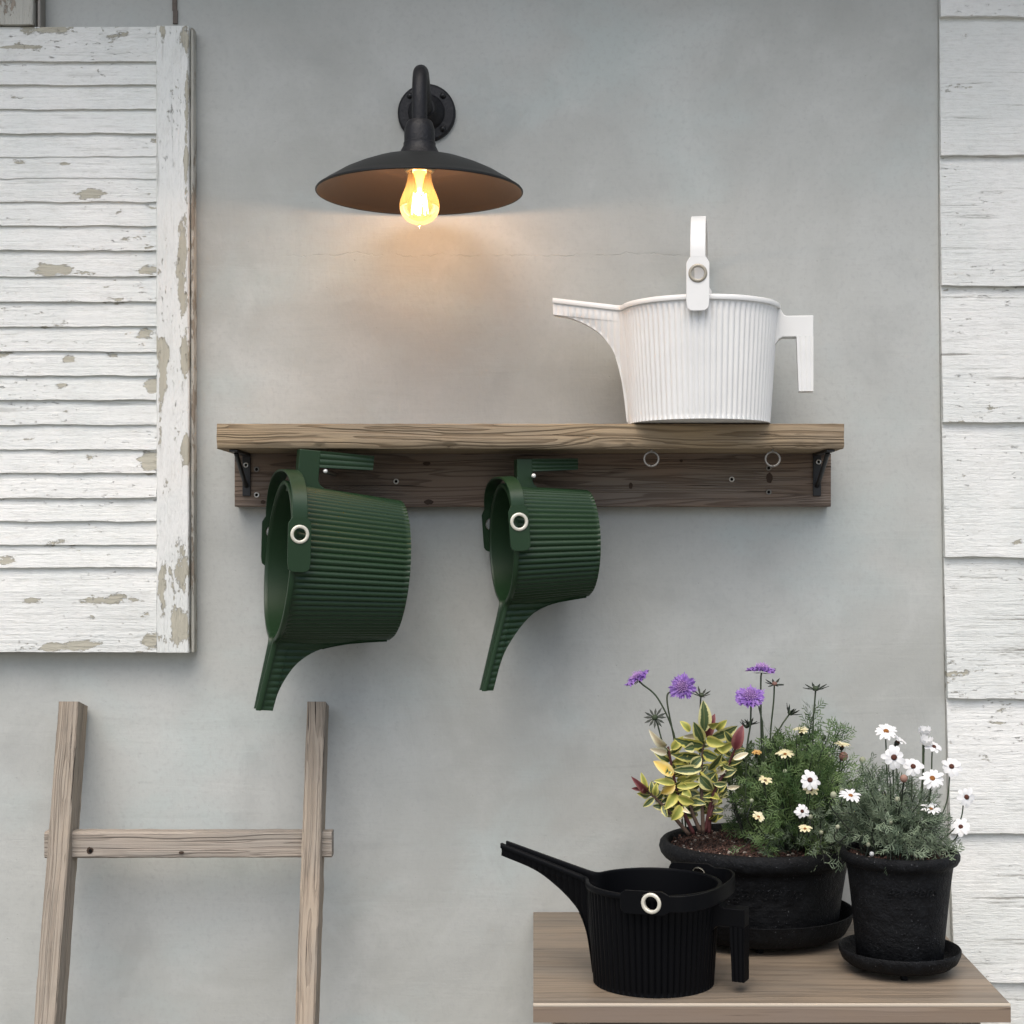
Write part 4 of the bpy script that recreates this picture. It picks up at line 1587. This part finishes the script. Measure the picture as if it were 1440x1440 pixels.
def scabious(c, n, r, stem):
    n, a, b = frame(n)
    v, f = [], []
    for ring_, (cnt, r0, r1, el0, wd_) in enumerate([(15, .30, 1.0, 4, .17), (15, .25, .80, 16, .15), (13, .18, .60, 32, .12)]):
        for k in range(cnt):
            th = 2 * math.pi * (k + rng.uniform(-.3, .3) + ring_ * .5) / cnt
            dr = a * math.cos(th) + b * math.sin(th)
            sd_ = n.cross(dr).normalized()
            el = R(el0 + rng.uniform(-9, 9))
            L = r * r1 * rng.uniform(.85, 1.12)
            w = r * wd_ * rng.uniform(.85, 1.2)
            # lobed petal: ruffled fan with three lobes
            cols, rows = 6, 4
            k0 = len(v)
            ph = rng.uniform(0, 6)
            for i in range(rows + 1):
                t = i / rows
                rad = r * r0 * .4 + (L - r * r0 * .4) * t
                for j in range(cols + 1):
                    s_ = j / cols * 2 - 1
                    lob = 1 - (.18 * abs(math.sin(s_ * 4.2)) + .10 * s_ * s_) * (t ** 2)
                    ww = w * (.25 + .95 * t ** .8) * s_
                    hh = .10 * r * math.sin(s_ * 5 + ph) * t
                    p = c + dr * rad * lob * math.cos(el) + n * (rad * math.sin(el) * (1 - .5 * t) + hh) + sd_ * ww
                    v.append(p)
            for i in range(rows):
                for j in range(cols):
                    q = k0 + i * (cols + 1) + j
                    f.append((q, q + 1, q + cols + 2, q + cols + 1))
    fl_ = mesh('flower', v, f, M['petal_purple'], sb, True, sb.location)
    cm = MB()
    for k in range(46):
        t = (k + .5) / 46
        th = k * 2.39996
        rr = r * .36 * math.sqrt(t)
        p = c + (a * math.cos(th) + b * math.sin(th)) * rr + n * (r * .24 * (1 - t * .5))
        d = (n + (a * math.cos(th) + b * math.sin(th)) * .7 * t).normalized()
        cm.tube([p - d * .003, p + d * r * rng.uniform(.10, .34)], [.0008, .0005], 4)
        q = p + d * r * .12
        cm.lathe([(.0001, -.001), (.0013, 0), (.0001, .001)], q, 5)
    cm.build('flower_centre', M['petal_pale'], fl_, False, sb.location)
    cx = MB()
    for k in range(9):
        th = 2 * math.pi * k / 9
        dr = a * math.cos(th) + b * math.sin(th)
        sd_ = n.cross(dr)
        p0 = c - n * .003
        cx.add([p0, p0 + dr * r * .3 + sd_ * r * .07 - n * .001, p0 + dr * r * .62 - n * .001, p0 + dr * r * .3 - sd_ * r * .07 - n * .001], [(0, 1, 2, 3)])
    cx.build('calyx', M['stem_dark'], fl_, False, sb.location)
    pts = curve(list(stem) + [c - n * .003], 8)
    MB().tube(pts, .0013, 6).build('stem', M['stem_green'], sb, True, sb.location)


def seedhead(c, n, r, stem, cupdeg=25, nl=9, heart='stem_green'):
    n, a, b = frame(n)
    m_ = MB()
    for k in range(nl):
        th = 2 * math.pi * (k + rng.uniform(-.15, .15)) / nl
        dr = a * math.cos(th) + b * math.sin(th)
        sd_ = n.cross(dr)
        e0 = R(cupdeg + rng.uniform(-12, 12))
        d = dr * math.cos(e0) + n * math.sin(e0)
        u_ = n * math.cos(e0) - dr * math.sin(e0)
        p0 = c + dr * r * .2
        w = r * .10
        L = r * rng.uniform(.8, 1.1)
        vs = [p0 - sd_ * w * .5, p0 + sd_ * w * .5, p0 + d * L * .55 + sd_ * w * 1.2 - u_ * w * .2, p0 + d * L, p0 + d * L * .55 - sd_ * w * 1.2 - u_ * w * .2]
        vs += [x - u_ * .0008 for x in vs]
        m_.add(vs, [(0, 1, 2, 3, 4), (9, 8, 7, 6, 5), (0, 5, 6, 1), (1, 6, 7, 2), (2, 7, 8, 3), (3, 8, 9, 4), (4, 9, 5, 0)])
    o = m_.build('seed_head', M['stem_dark'], sb, False, sb.location)
    M_ = Matrix.Identity(4)
    for i in range(3):
        M_[i][0], M_[i][1], M_[i][2] = a[i], b[i], n[i]
    MB().lathe([(.0008, -r * .2), (r * .26, -r * .1), (r * .30, r * .08), (r * .2, r * .24), (.0001, r * .28)], c, 12, M_).build('seed_centre', M[heart], o, True, sb.location)
    if stem:
        MB().tube(curve(list(stem) + [c - n * r * .15], 8), .0012, 6).build('stem', M['stem_green'], sb, True, sb.location)


def ws(lst, q):
    return [W(x, y, q) for x, y in lst]


scabious(W(897, 954, .16), (-.52, -.15, .85), .0215, ws([(960, 1170), (956, 1090), (947, 1030), (925, 982), (903, 962)], .16))
scabious(W(960, 966, .17), (-.35, -.9, .30), .0215, ws([(965, 1170), (958, 1100), (948, 1040), (938, 985), (944, 972)], .15))
scabious(W(1071, 943, .15), (.05, .03, 1), .0235, ws([(1076, 1150), (1071, 1050), (1070, 990), (1070, 955)], .15))
scabious(W(1055, 981, .18), (-.06, -.62, .8), .0245, ws([(1048, 1150), (1050, 1060), (1055, 1020), (1056, 992)], .17))
seedhead(W(921, 1009, .17), (-.1, -.85, .45), .0150, ws([(962, 1170), (945, 1080), (932, 1045), (925, 1020)], .17), 5, 12)
seedhead(W(986, 978, .16), (.1, -.3, .9), .0140, ws([(985, 1120), (984, 1040), (985, 990)], .15), 30, 8)
seedhead(W(1089, 962, .15), (.05, -.25, .95), .0135, ws([(1088, 1150), (1083, 1050), (1088, 985)], .15), 12, 8, 'bud_pink')
seedhead(W(1111, 1003, .16), (.55, -.1, .8), .0150, ws([(1080, 1150), (1085, 1050), (1098, 1022)], .16), 48, 7)
seedhead(W(1147, 969, .15), (0, -.15, 1), .0165, ws([(1148, 1150), (1143, 1050), (1144, 1010)], .15), 14, 9)
seedhead(W(1050, 1022, .15), (0, -.1, 1), .0120, None, 40, 7)
seedhead(W(1054, 1018, .14), (.2, -.1, 1), .0140, None, 30, 6)
MB().tube(ws([(1076, 1150), (1074, 1050), (1072, 1015), (1067, 993)], .172), .0012, 6).build('stem', M['stem_green'], sb, True, sb.location)
stS = []
for k in range(34):
    x = rng.uniform(1020, 1165)
    x2 = x + rng.uniform(-18, 18)
    y2 = rng.uniform(1032, 1075) + abs(x2 - 1090) * .12
    q = rng.uniform(.06, .15)
    stS.append((W(1070 + (x - 1070) * .5, 1185, q), W(x, 1110, q), W(x2, y2, q)))
foliage('foliage', sb, stS, M['leaf_dark'], 11, .024, 3, .010, .0024, .0075, .35)

# --- variegated shrub
vg = Mat('leaf_variegated')
uvn = vg.n('ShaderNodeUVMap')
sx = vg.n('ShaderNodeSeparateXYZ')
vg.l(uvn.outputs[0], sx.inputs[0])
ob = vg.coord(rand=True)
nn = vg.noise(ob, 170, 3, .6)
dist = vg.math('ABSOLUTE', vg.math('SUBTRACT', sx.outputs[0], .5))
dist = vg.math('ADD', dist, vg.math('MULTIPLY', vg.math('SUBTRACT', nn, .5), .30))
oi = vg.n('ShaderNodeObjectInfo')
marg = vg.mix(oi.outputs['Random'], (.52, .47, .09), (.64, .60, .30))
grn = vg.mix(vg.noise(ob, 90, 3), (.030, .060, .022), (.085, .125, .045))
colv = vg.mix(vg.step(dist, .25, .34), grn, marg)
colv = vg.mix(vg.step(vg.math('ABSOLUTE', vg.math('SUBTRACT', sx.outputs[0], .5)), .015, .03, .5, 0), colv, (.35, .33, .12))
vg.out(colv, .38, spec=.5)


def vleafmat(name, base, edge):
    m = Mat(name)
    u = m.n('ShaderNodeUVMap')
    s_ = m.n('ShaderNodeSeparateXYZ')
    m.l(u.outputs[0], s_.inputs[0])
    d = m.math('ABSOLUTE', m.math('SUBTRACT', s_.outputs[0], .5))
    d = m.math('ADD', d, m.math('MULTIPLY', m.math('SUBTRACT', m.noise(m.coord(rand=True), 120, 3), .5), .35))
    c = m.mix(m.step(d, .12, .42), base, edge)
    return m.out(c, .4, spec=.45)


VM = {'v': vg.m, 'y': vleafmat('leaf_yellow', (.24, .26, .05), (.58, .52, .13)), 'o': vleafmat('leaf_orange', (.68, .46, .08), (.74, .58, .22)), 'r': vleafmat('leaf_red', (.13, .028, .035), (.24, .09, .08)), 'c': vleafmat('leaf_cream', (.62, .52, .34), (.80, .76, .55))}
vs_root = empty('variegated_shrub', (W(980, 0, .2).x, -.19, c1.z + .114))
tag(vs_root, 'shrub with yellow edged green and red tipped leaves in the large pot', 'shrub')


def zc(x, y, q):
    return W(860 + x / 5.54, 920 + y / 5.54, q)


def leaf(a, b, w, mat, curl, roll):
    a, b = Vector(a), Vector(b)
    d = b - a
    L = d.length
    if L < 1e-4:
        return
    d.normalize()
    view = Vector((0, 1, 0))
    sd_ = d.cross(view)
    if sd_.length < .15:
        sd_ = d.cross(Vector((0, .5, 1)))
    sd_.normalize()
    sd_.rotate(Matrix.Rotation(roll, 3, d))
    nr = d.cross(sd_).normalized()
    rows, cols = 8, 4
    v, f, uv = [], [], []
    for i in range(rows + 1):
        t = i / rows
        wd_ = w * .5 * (math.sin(math.pi * (.06 + .94 * t ** .85)) ** .75 + .04)
        for j in range(cols + 1):
            s_ = j / cols * 2 - 1
            p = a + d * L * t + nr * (curl * L * (math.sin(math.pi * t) * .5 - .4 * t * t)) + sd_ * wd_ * s_ + nr * abs(s_) * wd_ * .35
            v.append(p)
            uv.append((j / cols, t))
    for i in range(rows):
        for j in range(cols):
            q = i * (cols + 1) + j
            f.append((q, q + 1, q + cols + 2, q + cols + 1))
    o = mesh('leaf', v, f, mat, vs_root, True, vs_root.location, uvs=uv)
    return o


LV = [((720, 600), (715, 360), 115, 'v'), ((740, 650), (800, 470), 90, 'r'), ((710, 680), (640, 530), 95, 'v'), ((710, 710), (490, 665), 95, 'v'), ((780, 650), (985, 565), 105, 'v'),
      ((740, 660), (880, 705), 90, 'y'), ((800, 760), (965, 685), 75, 'y'), ((690, 800), (470, 785), 85, 'v'), ((715, 765), (840, 815), 95, 'v'), ((700, 890), (475, 905), 80, 'v'),
      ((700, 870), (825, 1000), 125, 'v'), ((690, 950), (790, 1060), 105, 'v'), ((720, 1080), (865, 1165), 95, 'v'), ((700, 1120), (535, 1055), 85, 'v'), ((965, 740), (1020, 555), 95, 'r'),
      ((610, 600), (535, 520), 60, 'y'), ((820, 590), (895, 515), 65, 'y'), ((420, 720), (298, 605), 70, 'c'), ((430, 765), (305, 740), 65, 'c'), ((450, 835), (330, 760), 60, 'v'),
      ((480, 940), (328, 832), 95, 'o'), ((490, 1005), (332, 985), 60, 'y'), ((490, 1010), (385, 1090), 80, 'o'), ((470, 740), (560, 640), 70, 'y'), ((490, 850), (600, 765), 70, 'y'),
      ((510, 985), (690, 950), 75, 'y'), ((510, 1030), (690, 1010), 60, 'y'), ((500, 1070), (420, 1205), 90, 'y'), ((540, 1180), (470, 1295), 90, 'y'), ((520, 1110), (645, 1160), 80, 'y'),
      ((275, 1080), (165, 965), 60, 'r'), ((275, 1060), (230, 920), 48, 'y'), ((290, 1100), (225, 1095), 50, 'v'), ((330, 1120), (245, 1190), 55, 'v'), ((310, 1080), (312, 990), 50, 'v'),
      ((340, 1100), (350, 1005), 55, 'y'), ((560, 1200), (605, 1235), 40, 'c'), ((760, 1185), (805, 1265), 70, 'c'), ((950, 815), (1068, 768), 50, 'c'), ((900, 1040), (1000, 1030), 40, 'c'),
      ((820, 930), (890, 870), 60, 'c'), ((760, 900), (860, 780), 70, 'v'), ((640, 720), (570, 740), 80, 'v'), ((620, 870), (700, 800), 90, 'v'), ((560, 940), (640, 880), 80, 'v'),
      ((560, 1060), (620, 1110), 80, 'y'), ((600, 1130), (560, 1190), 70, 'y'), ((830, 900), (910, 850), 45, 'v'), ((800, 1010), (900, 1010), 50, 'v'), ((460, 870), (420, 960), 60, 'v'),
      ((250, 1050), (155, 1045), 36, 'r'), ((400, 1180), (430, 1270), 50, 'v'), ((640, 1010), (560, 1000), 70, 'y'), ((870, 860), (960, 900), 45, 'v'), ((900, 760), (820, 730), 60, 'y'),
      ((690, 640), (560, 640), 60, 'c'), ((760, 560), (830, 540), 60, 'y'), ((930, 680), (880, 600), 60, 'v')]
rng = random.Random(9)
for k, (a, b, w, c) in enumerate(LV):
    qa = .185 + rng.uniform(-.012, .02)
    qb = qa + rng.uniform(-.004, .026)
    leaf(zc(*a, qa), zc(*b, qb), w / 5.54 * .00098, VM[c], rng.uniform(.05, .3), rng.uniform(-.35, .35))
stemsV = [[(715, 1390), (705, 1150), (700, 900), (722, 620)], [(640, 1400), (540, 1180), (490, 980), (440, 720)], [(600, 1400), (450, 1230), (330, 1110), (255, 1040)], [(730, 1380), (790, 1100), (900, 880), (970, 720)],
          [(690, 1380), (620, 1200), (600, 1000), (620, 800)], [(760, 1390), (770, 1250), (800, 1150), (830, 1050)]]
for i, s_ in enumerate(stemsV):
    pts = curve([zc(x, y, .18 + .004 * (j % 2)) for j, (x, y) in enumerate(s_)], 8)
    MB().tube(pts, [.0030 - .0014 * j / len(pts) for j in range(len(pts))], 8).build('branch', M['bark'] if i % 2 == 0 else M['stem_red'], vs_root, True, vs_root.location)
    for k in range(26):
        t = rng.uniform(.22, .97)
        p = pts[int(t * (len(pts) - 1))]
        th = rng.uniform(0, 6.28)
        d = Vector((math.cos(th), math.sin(th) * .7 + .15, rng.uniform(-.05, .75))).normalized()
        leaf(p + Vector((0, .006, 0)), p + Vector((0, .006, 0)) + d * rng.uniform(.015, .029), rng.uniform(.007, .0125), VM[rng.choice('vvvyvvvc')], rng.uniform(.05, .3), rng.uniform(-.8, .8))
